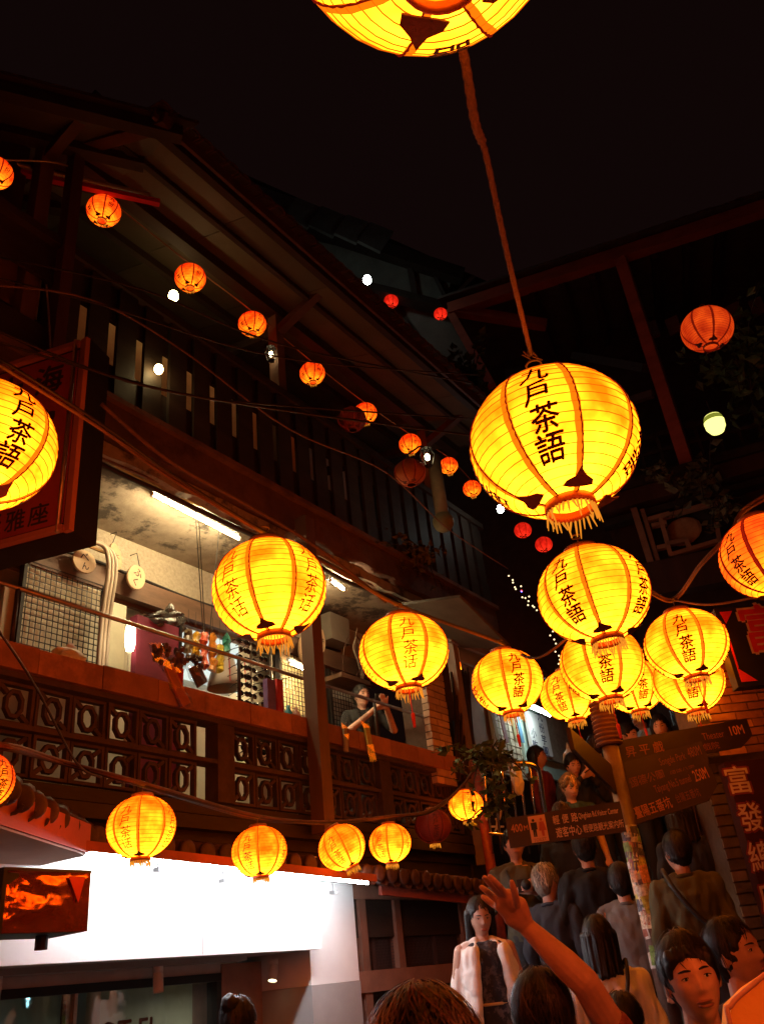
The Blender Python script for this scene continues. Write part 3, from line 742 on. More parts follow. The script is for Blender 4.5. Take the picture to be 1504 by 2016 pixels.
fan_pack(356, 1275, 352, 1395, 4.42, (.5, .03, .03), 'red paper bouquet hanging beside the orange one', w0=.06)
fan_pack(372, 1290, 400, 1350, 5.0, (.16, .07, .05), 'row of dark dried bouquets standing behind the coping', w0=.14)
fan_pack(712, 1385, 735, 1500, 4.36, (.55, .50, .10), 'yellow green wrapped bouquet hanging below the man with a phone', w0=.07, bloom=False)
fan_pack(676, 1400, 682, 1482, 4.38, (.40, .38, .28), 'clear wrapped pack hanging just right of the front post', w0=.05, bloom=False)
# glowing panel standing in for the lit back opening; hanging gold goods
m = MB(); a, c, d, e = rect(352, 1235, 462, 1352, 6.05 - .09); m.span(a, c, 5.90, 5.93, d, e); m.build('alcove_glow', emit('glow_panel', (.9, 1.0, .9), .9), S2)
for i, (px, py, hh, col) in enumerate(((386, 1272, .26, (.75, .38, .02)), (402, 1282, .34, (.6, .08, .02)), (419, 1284, .36, (.7, .25, .02)), (434, 1300, .26, (.75, .55, .05)), (371, 1262, .2, (.15, .10, .05)), (446, 1268, .16, (.05, .4, .3)))):
    c = atY(px, py, 5.55)
    t = thing('gold_charm', c, 'hanging %s festival charm, number %s in the row from the cabinet' % (('golden', 'red', 'orange', 'yellow', 'dark', 'green')[i], ('second', 'third', 'fourth', 'fifth', 'first', 'sixth')[i]), 'charm', 'hanging charms')
    m = MB(); vs = []; K = 9
    m.tube([c + Vector((math.sin(k * 1.7 + i) * .012, math.cos(k * 2.1) * .01, hh / 2 - hh * k / K)) for k in range(K + 1)], [.03 + .016 * ((k + i) % 2) for k in range(K + 1)], 8)
    m.build('body', mk('charm%d' % i, col, .35, .4, 25, .4, spec=.8), t)
    m = MB(); m.tube([c + Vector((0, 0, hh / 2)), (c.x, c.y, lz - .05)], .003, 4); m.build('string', CABLE, t)
c = atY(442, 1322, 5.6)
t = thing('grey_shade', c, 'pale grey paper shade with red ribbons in the shop', 'lamp shade')
m = MB(); m.lathe([(.07, .17), (.10, .1), (.15, -.08), (.165, -.17), (.16, -.17), (.09, .1)], 18, c); m.build('shade', mk('shade', (.42, .38, .35), .8, .1), t, True)
for dx in (-.1, .03, .11):
    m = MB(); m.bar(c + Vector((dx, -.16, .12)), c + Vector((dx, -.175, -.16)), .012, .003); m.build('ribbon', mk('ribbon', (.5, .04, .03), .6), t)
# sunglasses racks
for r_, (px, lab) in enumerate(((482, 'tall rack of dark sunglasses left of its pale pole'), (523, 'shorter rack of dark sunglasses below the left lantern'))):
    top, bot = atY(px - 6, 1262, 5.0), atY(px + 3, 1412, 5.0)
    t = thing('sunglasses_rack', (bot.x, 5.0, 2.8), lab, 'display rack', 'sunglasses racks')
    m = MB(); m.tube([(bot.x + .10, 5.02, 2.8), (bot.x + .10, 5.02, top.z)], .012, 8); m.build('pole', STEEL, t, True)
    gm_ = MB()
    for s in (-1, 1):
        gm_.ball((s * .036, 0, 0), (.033, .009, .026), 10, 6); gm_.tube([(s * .068, 0, .01), (s * .07, .05, .012), (s * .07, .12, .0)], .004, 5)
    gm_.tube([(-.01, 0, .008), (.01, 0, .008)], .004, 5)
    gme = gm_.mesh('sunglasses', mk('lens_dark', (.015, .013, .012), .12, .3, spec=.9), True)
    N_ = 13
    for k in range(N_):
        for dx in (-.02, .085):
            if dx > 0 and r_ == 1: continue
            p = Vector((bot.x + dx, 5.0, 3.5 + (top.z - 3.5) * k / (N_ - 1)))
            inst_w('sunglasses', gme, t, Matrix.Translation(p) @ Matrix.Rotation(rnd.uniform(-.3, .3), 4, 'Z') @ Matrix.Rotation(rnd.uniform(-.15, .15), 4, 'Y'))
# small figurines along the coping
for i, (px, col, lab) in enumerate(((531, (.25, .16, .42), 'purple fabric pouch hung beside the sunglasses racks'), (548, (.55, .06, .06), 'red fabric pouch hung next to the purple one'), (564, (.05, .30, .42), 'teal glass bottle standing on the coping'), (580, (.55, .28, .25), 'pink bottle standing next to the teal one'), (600, (.45, .42, .30), 'pale glass jar with a wide rim on the coping'), (617, (.40, .25, .12), 'amber bottle nearest the front post'))):
    if i < 2:
        c = atY(px, 1372, 4.75); t = thing('fabric_pouch', c, lab, 'pouch')
        m = MB(); m.box(c, (.10 - .03 * i, .05, .30)); m.build('pouch', mk('pouch%d' % i, col, .8, .25, 12, .2), t)
        m = MB(); m.tube([c + Vector((0, 0, .15)), (c.x, 4.52, 4.045)], .004, 4); m.build('string', CABLE, t)
    else:
        p = atY(px, 1400, 4.62); c = Vector((p.x, 4.60, 3.64)); t = thing('souvenir_bottle', c, lab, 'bottle')
        m = MB(); m.lathe([(.001, 0), (.035, .003), (.042, .05), (.03, .10), (.014, .125), (.016, .15), (.001, .15)], 12, c); m.build('body', mk('btl%d' % i, col, .2, .15, spec=.8), t, True)
        m = MB(); m.tube([c + Vector((0, 0, .15)), c + Vector((.005, 0, .30))], .003, 4); m.ball(c + Vector((.005, 0, .30)), (.008,) * 3, 6, 4); m.build('stick', CREAM, t)
# AC unit and messy wires right of the post
x0, x1, z0, z1 = rect(652, 1212, 688, 1262, 5.5)
t = thing('electric_box', ((x0 + x1) / 2, 5.6, z0), 'grey electric box with loose wires right of the front post', 'electric box')
m = MB(); m.span(x0, x1, 5.5, 5.72, z0, z1); m.build('case', mk('grey_box', (.25, .22, .18), .6, .1), t)
for k in range(6):
    c = Vector((x1 + rnd.uniform(-.1, .15), 5.45, z0)); pts = [c + Vector((0, 0, rnd.uniform(0, .25))), c + Vector((rnd.uniform(-.2, .2), -.04, -.1)), c + Vector((rnd.uniform(-.2, .25), 0, -.35)), c + Vector((rnd.uniform(-.1, .2), .05, -.55))]
    m = MB(); m.tube(spline(pts, 5), .007, 5); m.build('loose_wire', CREAM if k % 2 else CABLE_B, t, True)
m = MB(); p = atY(690, 1338, 5.3); m.span(p.x - .22, p.x + .3, 5.25, 5.55, p.z - .02, p.z + .03); tag(m.build('wall_shelf', WOOD_BROWN), 'short timber shelf above the photographing man', 'shelf')
# hanging thin cords in front of the shop
for i, (px0, py0, px1, py1) in enumerate(((385, 1005, 400, 1240), (392, 1020, 404, 1245), (432, 1040, 412, 1260))):
    m = MB(); m.tube([atY(px0, py0, 4.8), atY(px1, py1, 4.75)], .004, 5); tag(m.build('pull_cord', CABLE), ('thin cord hanging from the middle of the long tube lamp', 'second thin cord beside the first pull cord', 'slanting cord left of the large left lantern')[i], 'cord')
# ================================================================ paper lanterns
def paper(name, dim, hot, st, bz=-.25, floor=.45):  # bulb's falloff written into the paper's emission, brightest near the bulb
    m = bpy.data.materials.new(name); m.use_nodes = True; N = m.node_tree.nodes; N.clear(); L = m.node_tree.links
    tc = N.new('ShaderNodeTexCoord')
    sub = N.new('ShaderNodeVectorMath'); sub.operation = 'SUBTRACT'; sub.inputs[1].default_value = (0, 0, bz)
    L.new(tc.outputs['Object'], sub.inputs[0])
    dt = N.new('ShaderNodeVectorMath'); dt.operation = 'DOT_PRODUCT'; L.new(sub.outputs[0], dt.inputs[0]); L.new(sub.outputs[0], dt.inputs[1])
    inv = N.new('ShaderNodeMath'); inv.operation = 'DIVIDE'; inv.inputs[0].default_value = 1.0; L.new(dt.outputs['Value'], inv.inputs[1])
    oi = N.new('ShaderNodeObjectInfo'); wv = N.new('ShaderNodeMath'); wv.operation = 'MULTIPLY'; wv.inputs[1].default_value = 40.0; L.new(oi.outputs['Random'], wv.inputs[0])
    nz = N.new('ShaderNodeTexNoise'); nz.noise_dimensions = '4D'; L.new(wv.outputs[0], nz.inputs['W']); nz.inputs['Scale'].default_value = 2.2; nz.inputs['Detail'].default_value = 4; L.new(tc.outputs['Object'], nz.inputs['Vector'])
    nm = N.new('ShaderNodeMapRange'); nm.inputs[1].default_value = .3; nm.inputs[2].default_value = .7; nm.inputs[3].default_value = .62; nm.inputs[4].default_value = 1.3; L.new(nz.outputs[0], nm.inputs[0])
    e = N.new('ShaderNodeMath'); e.operation = 'MULTIPLY_ADD'; e.inputs[1].default_value = 1 - floor; e.inputs[2].default_value = floor; L.new(inv.outputs[0], e.inputs[0])
    e2 = N.new('ShaderNodeMath'); e2.operation = 'MULTIPLY'; L.new(e.outputs[0], e2.inputs[0]); L.new(nm.outputs[0], e2.inputs[1])
    mr = N.new('ShaderNodeMapRange'); mr.inputs[1].default_value = .6; mr.inputs[2].default_value = 1.7; L.new(e2.outputs[0], mr.inputs[0])
    mx = N.new('ShaderNodeMix'); mx.data_type = 'RGBA'; mx.inputs[6].default_value = tuple(dim) + (1,); mx.inputs[7].default_value = tuple(hot) + (1,)
    L.new(mr.outputs[0], mx.inputs[0])
    s = N.new('ShaderNodeMath'); s.operation = 'MULTIPLY'; s.inputs[1].default_value = st; L.new(e2.outputs[0], s.inputs[0])
    em = N.new('ShaderNodeEmission'); L.new(mx.outputs[2], em.inputs[0]); L.new(s.outputs[0], em.inputs[1])
    o = N.new('ShaderNodeOutputMaterial'); L.new(em.outputs[0], o.inputs[0])
    return m
def unlit(name, col): return mk(name, col, .6, .2, 4, .05)
HR = .88
def spt(phi, az, off=1.0):
    r = math.cos(phi) * off
    return Vector((r * math.cos(az), r * math.sin(az), HR * math.sin(phi) * off))
P0, P1 = rad(72), rad(-74)
INK = mk('lantern_ink', (.035, .006, .003), .7, .2)
RIBD = emit('braid_red', (.60, .018, .004), .32, False)  # faint glow of its own, as if lit through the paper
PETAL = mk('petal', (.11, .02, .012), .7, .3, 20, .3)
CAPM = mk('lantern_cap', (.34, .15, .05), .5, .2, 14, .1)
FRINGE = emit('fringe_glow', (1.0, .30, .02), .9, False)  # threads glow by themselves, imitating light from inside the lantern
TASS = mk('tassel_red', (.50, .02, .015), .7, .2)
def lantern_meshes(key, pmat, ribmat, ringmat, columns, bold, rings=20, nribs=8, csize=.325, petal=True):
    D = {}
    m = MB(); prof = []
    for i in range(rings * 2 + 1):
        ph = P0 + (P1 - P0) * i / (rings * 2); k = 1.0 if i % 2 == 0 else .988
        prof.append((math.cos(ph) * k, HR * math.sin(ph) * k))
    m.lathe(prof, 32); D['paper'] = m.mesh('paper', pmat, True)
    m = MB()
    for i in range(1, rings):
        ph = P0 + (P1 - P0) * i / rings; r, z = math.cos(ph), HR * math.sin(ph); t = .0052
        m.lathe([(r + t, z - t), (r + t, z + t), (r - .006, z)], 32, closed=True)
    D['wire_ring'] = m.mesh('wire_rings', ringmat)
    for tag_, hw, mat, off in (('rib', .046, ribmat, 1.004),):
        m = MB(); vs = []; fs = []; K = 26
        for i in range(K + 1):
            ph = P0 + (P1 - P0) * i / K
            wv = hw * (1 + .12 * math.sin(i * 1.9)) / max(.3, math.cos(ph)) * (.55 + .45 * math.cos(ph))
            vs += [spt(ph, -wv, off), spt(ph, wv, off)]
        for i in range(K): fs.append((2 * i, 2 * i + 1, 2 * i + 3, 2 * i + 2))
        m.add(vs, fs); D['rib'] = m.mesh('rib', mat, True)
    m = MB(); pts = []; rs = []
    for i in range(53):
        ph = P0 + (P1 - P0) * i / 52; pts.append(spt(ph, .028 / max(.35, math.cos(ph)) + .006 * math.sin(i * 2.4), 1.008)); rs.append(.0075 + .004 * (i % 2))
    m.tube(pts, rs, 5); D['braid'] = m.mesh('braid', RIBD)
    # lettering
    D['letters'] = []
    for ci, (az, chars) in enumerate(columns):
        m = MB()
        nC = len(chars); step = .37 if nC == 4 else .46; mid = -.10
        for k, ch in enumerate(chars):
            vs, fs = glyphs(ch, 0.0, 7); pc = mid + ((nC - 1) / 2 - k) * step
            rr = random.Random(hash((key, ci, k)) % 1000 if False else ci * 7 + k)
            sh = rr.uniform(-.06, .06)
            for kk, (dx, dy) in enumerate(strikes(bold)):
                out = []
                for (x, y) in vs:
                    x2 = (x + dx) + y * .10 + sh; y2 = ((y + dy) + x * .06) * 1.05
                    ph = pc + y2 * csize / HR; a = az + x2 * csize * 1.02 / max(.4, math.cos(pc))
                    out.append(spt(ph, a, 1.011 + kk * .0006))
                m.add(out, fs)
        D['letters'].append(m.mesh('lettering', INK))
    rt = math.cos(P0); zt = HR * math.sin(P0); rb = math.cos(P1); zb = HR * math.sin(P1)
    m = MB(); m.lathe([(rt * .55, zt + .10), (rt * 1.02, zt + .10), (rt * 1.08, zt + .05), (rt * 1.06, zt - .03), (rt * .96, zt - .03), (rt * .96, zt + .06), (rt * .55, zt + .07)], 24); D['top_cap'] = m.mesh('top_cap', CAPM, True)
    m = MB(); m.lathe([(rb * .98, zb + .03), (rb * 1.08, zb + .02), (rb * 1.08, zb - .09), (rb * .98, zb - .10)], 24, closed=True); D['bottom_collar'] = m.mesh('bottom_collar', mk('collar', (.40, .09, .02), .5, .2, 14, .1), True)
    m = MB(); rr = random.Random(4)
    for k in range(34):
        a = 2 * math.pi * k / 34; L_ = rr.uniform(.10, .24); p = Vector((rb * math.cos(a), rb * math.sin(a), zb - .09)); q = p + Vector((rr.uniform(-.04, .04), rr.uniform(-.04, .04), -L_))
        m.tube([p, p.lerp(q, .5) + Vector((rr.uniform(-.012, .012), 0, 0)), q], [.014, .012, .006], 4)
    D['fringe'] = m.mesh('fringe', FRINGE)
    if petal:
        m = MB(); o = []
        out = [(-.14, 0), (-.10, .045), (-.03, .08), (.0, .17), (.05, .09), (.12, .05), (.15, -.005), (.07, -.03), (-.08, -.03)]
        vs = []
        for sx, sy in out: vs.append(spt(rad(-66) + sy * 1.35, sx * 2.9, 1.03 + .25 * max(0, sy)))
        vs2 = [v * .985 for v in vs]; n = len(vs)
        m.add(vs + vs2, [tuple(range(n)), tuple(range(2 * n - 1, n - 1, -1))] + [(i, n + i, n + (i + 1) % n, (i + 1) % n) for i in range(n)])
        D['petal'] = m.mesh('petal', PETAL)
    m = MB(); m.tube([(0, 0, zt + .1), (.02, 0, zt + .2), (-.015, .01, zt + .33)], .012, 5)
    m.lathe([(.09, zt + .34), (.105, zt + .345), (.11, zt + .36), (.09, zt + .36)], 10, closed=True, M=Matrix.Rotation(.0, 3, 'X')); D['hook'] = m.mesh('hook', CABLE_B)
    m = MB(); m.tube([(0, 0, zb - .05), (.012, .0, zb - .4), (.0, .01, zb - .62)], .012, 5); m.tube([(0, .01, zb - .62), (0, .01, zb - .66), (.01, .01, zb - .95)], [.03, .045, .03], 7); D['tassel'] = m.mesh('tassel', TASS)
    D['n'] = nribs; D['az0'] = columns[0][0] if columns else 0; D['lettered'] = bool(columns)
    return D
Y_DIM, Y_HOT = (1.0, .085, .0006), (1.0, .27, .006)
pY = paper('paper_yellow', Y_DIM, Y_HOT, 6.2, -.25, .35)
pY2 = paper('paper_amber', (1.0, .060, .0006), (1.0, .255, .006), 5.4, -.3, .2)
pO = paper('paper_orange', (1.0, .050, .003), (1.0, .20, .004), 2.6, -.45, .4)
pR = paper('paper_red', (1.0, .012, .0015), (1.0, .17, .004), 1.6, -.25, .12)
pR2 = paper('paper_deep_red', (1.0, .012, .006), (1.0, .03, .01), .8, -.25, .3)
pF = paper('paper_fading', (1.0, .045, .006), (1.0, .13, .008), .75, .2, .5)
rY = emit('rib_amber', (1.0, .145, .002), 1.6, False)  # ribs emit by themselves so that they look backlit
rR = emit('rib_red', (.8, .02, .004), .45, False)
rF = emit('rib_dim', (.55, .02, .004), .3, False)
wY = emit('ring_amber', (1.0, .14, .002), 1.0, False)  # wire rings get a backlit look from their own emission
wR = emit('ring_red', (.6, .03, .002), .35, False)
four = lambda s: [(rad(90 * k), s) for k in range(4)]
LM = {
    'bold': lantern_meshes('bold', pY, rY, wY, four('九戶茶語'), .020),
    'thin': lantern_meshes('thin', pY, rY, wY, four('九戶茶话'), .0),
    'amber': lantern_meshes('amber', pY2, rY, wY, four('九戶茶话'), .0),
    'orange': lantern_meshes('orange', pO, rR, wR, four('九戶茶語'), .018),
    'near': lantern_meshes('near', paper('paper_near', (1.0, .09, .018), (1.0, .17, .035), 23.0, -.2, .5), rR, wR, four('九戶茶語'), .018),  # overbright paper for the two added lanterns out of view
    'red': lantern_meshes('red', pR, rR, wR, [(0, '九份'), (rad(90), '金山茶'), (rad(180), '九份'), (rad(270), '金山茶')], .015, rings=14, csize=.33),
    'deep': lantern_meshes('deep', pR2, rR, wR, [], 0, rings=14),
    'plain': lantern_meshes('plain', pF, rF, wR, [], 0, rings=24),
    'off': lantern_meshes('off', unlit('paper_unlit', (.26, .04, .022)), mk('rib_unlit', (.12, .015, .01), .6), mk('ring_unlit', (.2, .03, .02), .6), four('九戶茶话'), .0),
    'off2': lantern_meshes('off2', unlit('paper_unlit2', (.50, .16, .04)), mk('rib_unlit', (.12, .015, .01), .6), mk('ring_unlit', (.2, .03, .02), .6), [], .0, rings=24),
}
LANT = {}
def lantern(kind, key, loc, R, label, face=0.0, tilt=0.0, group='lanterns', tassel=False, fringe=True, hook=True):
    D = LM[kind]; loc = Vector(loc)
    to = CAM - loc; azc = math.atan2(to.y, to.x)
    t = thing('paper_lantern', loc, label, 'lantern', group)
    axis = Vector((to.x, to.y, 0)).normalized()
    rot = Matrix.Rotation(rad(tilt), 3, axis) @ Matrix.Rotation(azc + rad(face) - D['az0'], 3, 'Z')
    t.rotation_mode = 'QUATERNION'; t.rotation_quaternion = rot.to_quaternion(); rv = random.Random(key); t.scale = (R * rv.uniform(.98, 1.02), R * rv.uniform(.98, 1.02), R * rv.uniform(.96, 1.03))
    inst('paper', D['paper'], t); inst('wire_ring', D['wire_ring'], t)['kind'] = 'stuff'
    for k in range(D['n']):
        a = rad(22.5 + 360 / D['n'] * k)
        rb_ = inst('rib', D['rib'], t, rot=(0, 0, a)); inst('braid', D['braid'], rb_)
    for lm_ in D['letters']: inst('lettering', lm_, t)
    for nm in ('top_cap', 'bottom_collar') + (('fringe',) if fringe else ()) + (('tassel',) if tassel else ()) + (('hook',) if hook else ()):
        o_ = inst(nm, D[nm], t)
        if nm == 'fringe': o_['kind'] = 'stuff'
    if 'petal' in D:
        for k in range(4): inst('petal', D['petal'], t, rot=(0, 0, rad(22.5 + 90 * k + (8 if k % 2 else 0))))
    top = loc + rot @ Vector((0, 0, HR * math.sin(P0) + .36)) * R
    LANT[key] = top
    return t
def LP(px, py, wpx, R): return atD(px, py, FPX * 2 * R / wpx)
G1, G2, G3 = 'large lanterns strung across the street', 'lantern row in front of the pent roof', 'small red lanterns along the gallery roof'
RB = .275
for kind, key, px, py, wp_, lab, face, tilt, tas in (
    ('bold', 'top', 836, -212, 584, 'huge glowing lantern cut off by the top edge', 6, 0, False),
    ('bold', 'big', 1090, 872, 328, 'biggest complete yellow lantern hanging from the thick rope', -3, 1, False),
    ('bold', 'left', -44, 875, 296, 'large yellow lantern cut off at the left edge before the red sign', 28, -2, False),
    ('thin', 'mid', 531, 1160, 222, 'large yellow lantern hanging left of the front post', -42, 3, False),
    ('thin', 'm2', 795, 1283, 175, 'yellow lantern hanging in front of the man with the phone', 8, 1, True),
    ('bold', 'm3', 998, 1342, 142, 'yellow lantern right of the white brick pillar', 18, 1, True),
    ('bold', 'r1', 1168, 1170, 219, 'large yellow lantern right below the biggest one', -28, 3, False),
    ('bold', 'r3', 1184, 1306, 163, 'yellow lantern overlapped from above by the one over it', 4, 1, True),
    ('bold', 'r2', 1350, 1268, 158, 'yellow lantern hanging left of the black sign with red corners', 0, 1, True),
    ('bold', 'r6', 1354, 1342, 138, 'yellow lantern mostly hidden below its twin by the black sign', 3, 1, True),
    ('bold', 'r4', 1122, 1368, 116, 'small looking yellow lantern left of the signpost top', -24, 2, True),
    ('bold', 'r5', 1246, 1350, 120, 'small looking yellow lantern right of the signpost top', 18, 1, True)):
    lantern(kind, key, LP(px, py, wp_, RB), RB, lab, face, tilt, G1, tas, fringe=key != 'top')
lantern('orange', 'r7', LP(1512, 1094, 186, RB), RB, 'orange red lantern cut off at the right edge', -40, 4, G1)
lantern('plain', 'fade', LP(1391, 648, 98, RB), RB, 'dim plain orange lantern hanging high under the right timber roof', 0, -6, G1, fringe=False)
RS = .165
for kind, key, px, py, wp_, lab, face, tilt in (
    ('orange', 'l0', -38, 1538, 128, 'orange lantern cut off at the left edge above the tile ends', 40, 0),
    ('amber', 'l1', 279, 1628, 134, 'amber lantern in front of the white fascia, nearest the glossy box', -28, 0),
    ('amber', 'l2', 511, 1676, 108, 'amber lantern in front of the right half of the white fascia', -26, 2),
    ('amber', 'l3', 673, 1668, 93, 'amber lantern tilted sideways below the front post', -20, 24),
    ('amber', 'l4', 768, 1660, 84, 'amber lantern between the tilted lantern and the unlit one', -30, 0),
    ('amber', 'l5', 917, 1585, 68, 'yellow lantern hanging above the unlit red one', 15, 0)):
    rs_ = RS if key != 'l0' else .128
    lantern(kind, key, LP(px, py, wp_, rs_), rs_, lab, face, tilt, G2)
lantern('off', 'l6', LP(852, 1626, 72, RS), RS, 'unlit dark red lantern under the balcony corner', 10, 0, G2)
RR = .148
for key, px, py, wp_, lab, face, tilt in (
    ('s0', -8, 340, 66, 'small red lantern cut off at the upper left edge', 40, 0),
    ('s1', 205, 415, 66, 'first whole small red lantern, right of the corner post', 25, -4),
    ('s2', 375, 547, 61, 'second small red lantern, just above the hanging bulb', 35, 0),
    ('s3', 497, 638, 55, 'third small red lantern, left of the gallery post', 35, 0),
    ('s4', 615, 735, 50, 'fourth small red lantern, right of the gallery post', 35, 0),
    ('s5', 719, 814, 47, 'fifth small red lantern, overlapping the unlit round one', 35, 0),
    ('s6', 807, 874, 44, 'sixth small red lantern, above the brown unlit lantern', 35, 0),
    ('s7', 883, 917, 37, 'seventh small red lantern, right of the far lamp post', 35, 0),
    ('s8', 929, 962, 36, 'eighth small red lantern, half behind the biggest lantern', 35, 0)):
    rr_ = RR if key != 's0' else .118
    lantern('red', key, LP(px, py, wp_, rr_), rr_, lab, face, tilt, G3)
for key, px, py, wp_, lab in (('d1', 770, 593, 29, 'tiny deep red lantern below the far white lamp'), ('d2', 867, 618, 26, 'tiny deep red lantern at the tip of the right timber roof'),
    ('d3', 1029, 1044, 34, 'tiny reddish lantern below left of the biggest lantern'), ('d4', 1070, 1072, 34, 'tiny reddish lantern right under the fringe of the biggest one')):
    rr_ = RR if key != 'd2' else .112
    lantern('deep', key, LP(px, py, wp_, rr_), rr_, lab, 0, 0, 'tiny far lanterns', fringe=False)
lantern('off', 'u1', LP(693, 826, 56, .16), .16, 'unlit dark red round lantern under the gallery roof', 30, 0, 'unlit lanterns', fringe=False)
lantern('off2', 'u2', LP(807, 931, 63, .165), .165, 'unlit brown orange lantern lit from the side by the far lamp', 0, 0, 'unlit lanterns', fringe=False)
lantern('amber', 'u3', LP(922, 1305, 48, RB * .8), RB * .8, 'plain glowing lantern under the small corrugated roof', 0, 0, G1, fringe=False)

lantern('near', 'n1', (1.85, -.28, 2.3), RB, 'unseen orange lantern added at the right to redden the foreground', 0, 0, G1)  # both added out of view, for red light on the nearest people
lantern('near', 'n2', (.95, 2.25, 2.4), RB, 'unseen orange lantern added at the left to redden the foreground', 0, 0, G1)
# ================================================================ cables and ropes
def cable(pts, r, mat, label, name='cable', sub=6, cat='cable', n=6):
    m = MB(); m.tube(spline(pts, sub), r, n); return tag(m.build(name, mat, None, True), label, cat)
T = LANT
# thick wrapped rope from the top lantern to the biggest one
p0 = atD(870, -60, 1.95); pts = []; rp = [p0, atD(912, 105, 2.0), atD(935, 240, 2.12), atD(955, 300, 2.2), atD(985, 440, 2.36), atD(1012, 560, 2.55), T['big'] + Vector((0, 0, .05))]
sp = spline(rp, 14); rs = []
for i in range(len(sp)):
    f_ = i / len(sp); rs.append((.0115 if f_ < .45 else .0080) * (1 + .10 * math.sin(i * 2.2)) )
m = MB(); m.tube(sp, rs, 10); tag(m.build('wrapped_rope', mk('rope', (.11, .065, .05), .85, .3, 90, .6), None, True), 'thick wrapped rope rising from the biggest lantern to the top edge', 'rope')
m = MB()
for k in range(9):
    c = T['big'] + Vector((random.uniform(-.012, .012), random.uniform(-.012, .012), .03 + random.uniform(0, .05))); m.tube([c, c + Vector((random.uniform(-.03, .03), random.uniform(-.03, .03), random.uniform(-.02, .04)))], .003, 4)
tag(m.build('rope_knot', CABLE_B), 'frayed string knot on top of the biggest lantern', 'knot')
J = lambda a: Vector((random.uniform(-a, a), random.uniform(-a, a), random.uniform(-a, a)))
def bundle(pts, r, mats, label, jit=.012):
    t = thing('cable_bundle', pts[0], label, 'cable')
    for k, mt in enumerate(mats):
        o = J(jit); m = MB(); m.tube(spline([Vector(p) + o + J(jit * .6) for p in pts], 6), r * random.uniform(.7, 1.1), 6); m.build('strand', mt, t, True)
    return t
bundle([atY(-80, 1465, 3.9), T['l0'] + Vector((.1, 0, .0)), atY(120, 1500, 3.9), T['l1'], T['l2'], T['l3'], T['l4'], T['l4'].lerp(T['l5'], .5) + Vector((0, 0, -.1)), T['l5'], atD(960, 1470, 8.5)], .009, [CABLE_B, CABLE, CABLE_B, CABLE], 'bundle of brown wires carrying the lantern row before the pent roof')
bundle([atY(-60, 690, 3.0), T['left'] + Vector((0, .02, .1)), atD(190, 830, 3.5), atD(330, 930, 3.9), T['mid'], atD(650, 1110, 4.6), T['m2'], T['m3'], atD(1060, 1292, 6.0), T['r3'] + Vector((0, 0, .02))], .008, [CABLE_B, CABLE_B, CABLE], 'bundle of brown wires carrying the large lanterns along the tea house')
bundle([T['r3'], T['r1'].lerp(T['r2'], .35) + Vector((0, 0, -.1)), T['r2'], atD(1380, 1110, 5.3), atD(1440, 1050, 5.1), T['r7'], atD(1600, 930, 4.8)], .011, [CABLE_B, CABLE_B], 'thick twisted wires rising to the right edge past the orange lantern')
bundle([T['r2'], atD(1400, 1190, 5.5), atD(1520, 1170, 5.2)], .010, [CABLE_B], 'single brown wire crossing behind the orange lantern at right')
bundle([T['big'], T['big'].lerp(T['r1'], .5) + Vector((.3, 0, .25)), T['r1']], .004, [CABLE], 'thin dark wire between the two largest lanterns')
bundle([T['r4'], T['r3'].lerp(T['r4'], .5), T['r5'], T['r6'], T['r2'] + Vector((.4, .1, 0))], .006, [CABLE_B], 'wire linking the clustered lanterns above the signpost')
bundle([atY(-40, 300, 4.5), T['s0'], atY(130, 325, 4.5), T['s1'], T['s2'], T['s3'], T['s4'], T['s5'], T['s6'], T['s7'], T['s8']], .006, [CABLE_Y, CABLE_B], 'pale wires carrying the small red lanterns below the gallery roof', .006)
cable([atD(-30, 500, 5.0), atD(280, 570, 5.2), atD(560, 680, 5.8), atD(930, 755, 7.5)], .007, CABLE, 'long dark cable crossing below the third small lantern')
cable([atD(-30, 540, 5.0), atD(200, 600, 5.2), atD(560, 705, 5.8), atD(940, 738, 7.5)], .006, CABLE, 'second long dark cable just beneath the first one')
cable([atD(-30, 640, 4.6), atD(250, 750, 5.0), atD(560, 808, 5.8), atD(950, 860, 7.5)], .009, CABLE, 'dark cable sagging in front of the lit gallery slots')
cable([atD(-30, 665, 4.6), atD(230, 742, 5.0), atD(460, 790, 5.6), atD(940, 825, 7.5)], .007, CABLE, 'dark cable running over the fifth small lantern')
cable([atD(-20, 560, 4.8), atD(180, 590, 5.2), atD(360, 690, 5.6), atD(570, 845, 6.2), atD(760, 930, 7.5), atD(880, 1040, 8.5), atD(1000, 1120, 9.5)], .007, CABLE_B, 'thin brown cable drooping along the dark gallery boards')
cable([atD(200, 795, 4.4), atD(330, 905, 4.6), atD(470, 985, 5.0), atD(620, 1075, 5.5), atD(760, 1185, 6.0)], .012, CABLE_B, 'thick brown cable in front of the stained ceiling')
cable([atD(-20, 1215, 3.9), atD(70, 1350, 4.0), atD(150, 1500, 4.1), atD(200, 1530, 4.2)], .006, CABLE, 'dark cable slanting across the terracotta coping at left')
cable([atD(92, 560, 5.6), atD(96, 610, 5.6), atD(100, 690, 5.4)], .006, STEEL, 'thin vertical wires above the red hanging sign', sub=4)
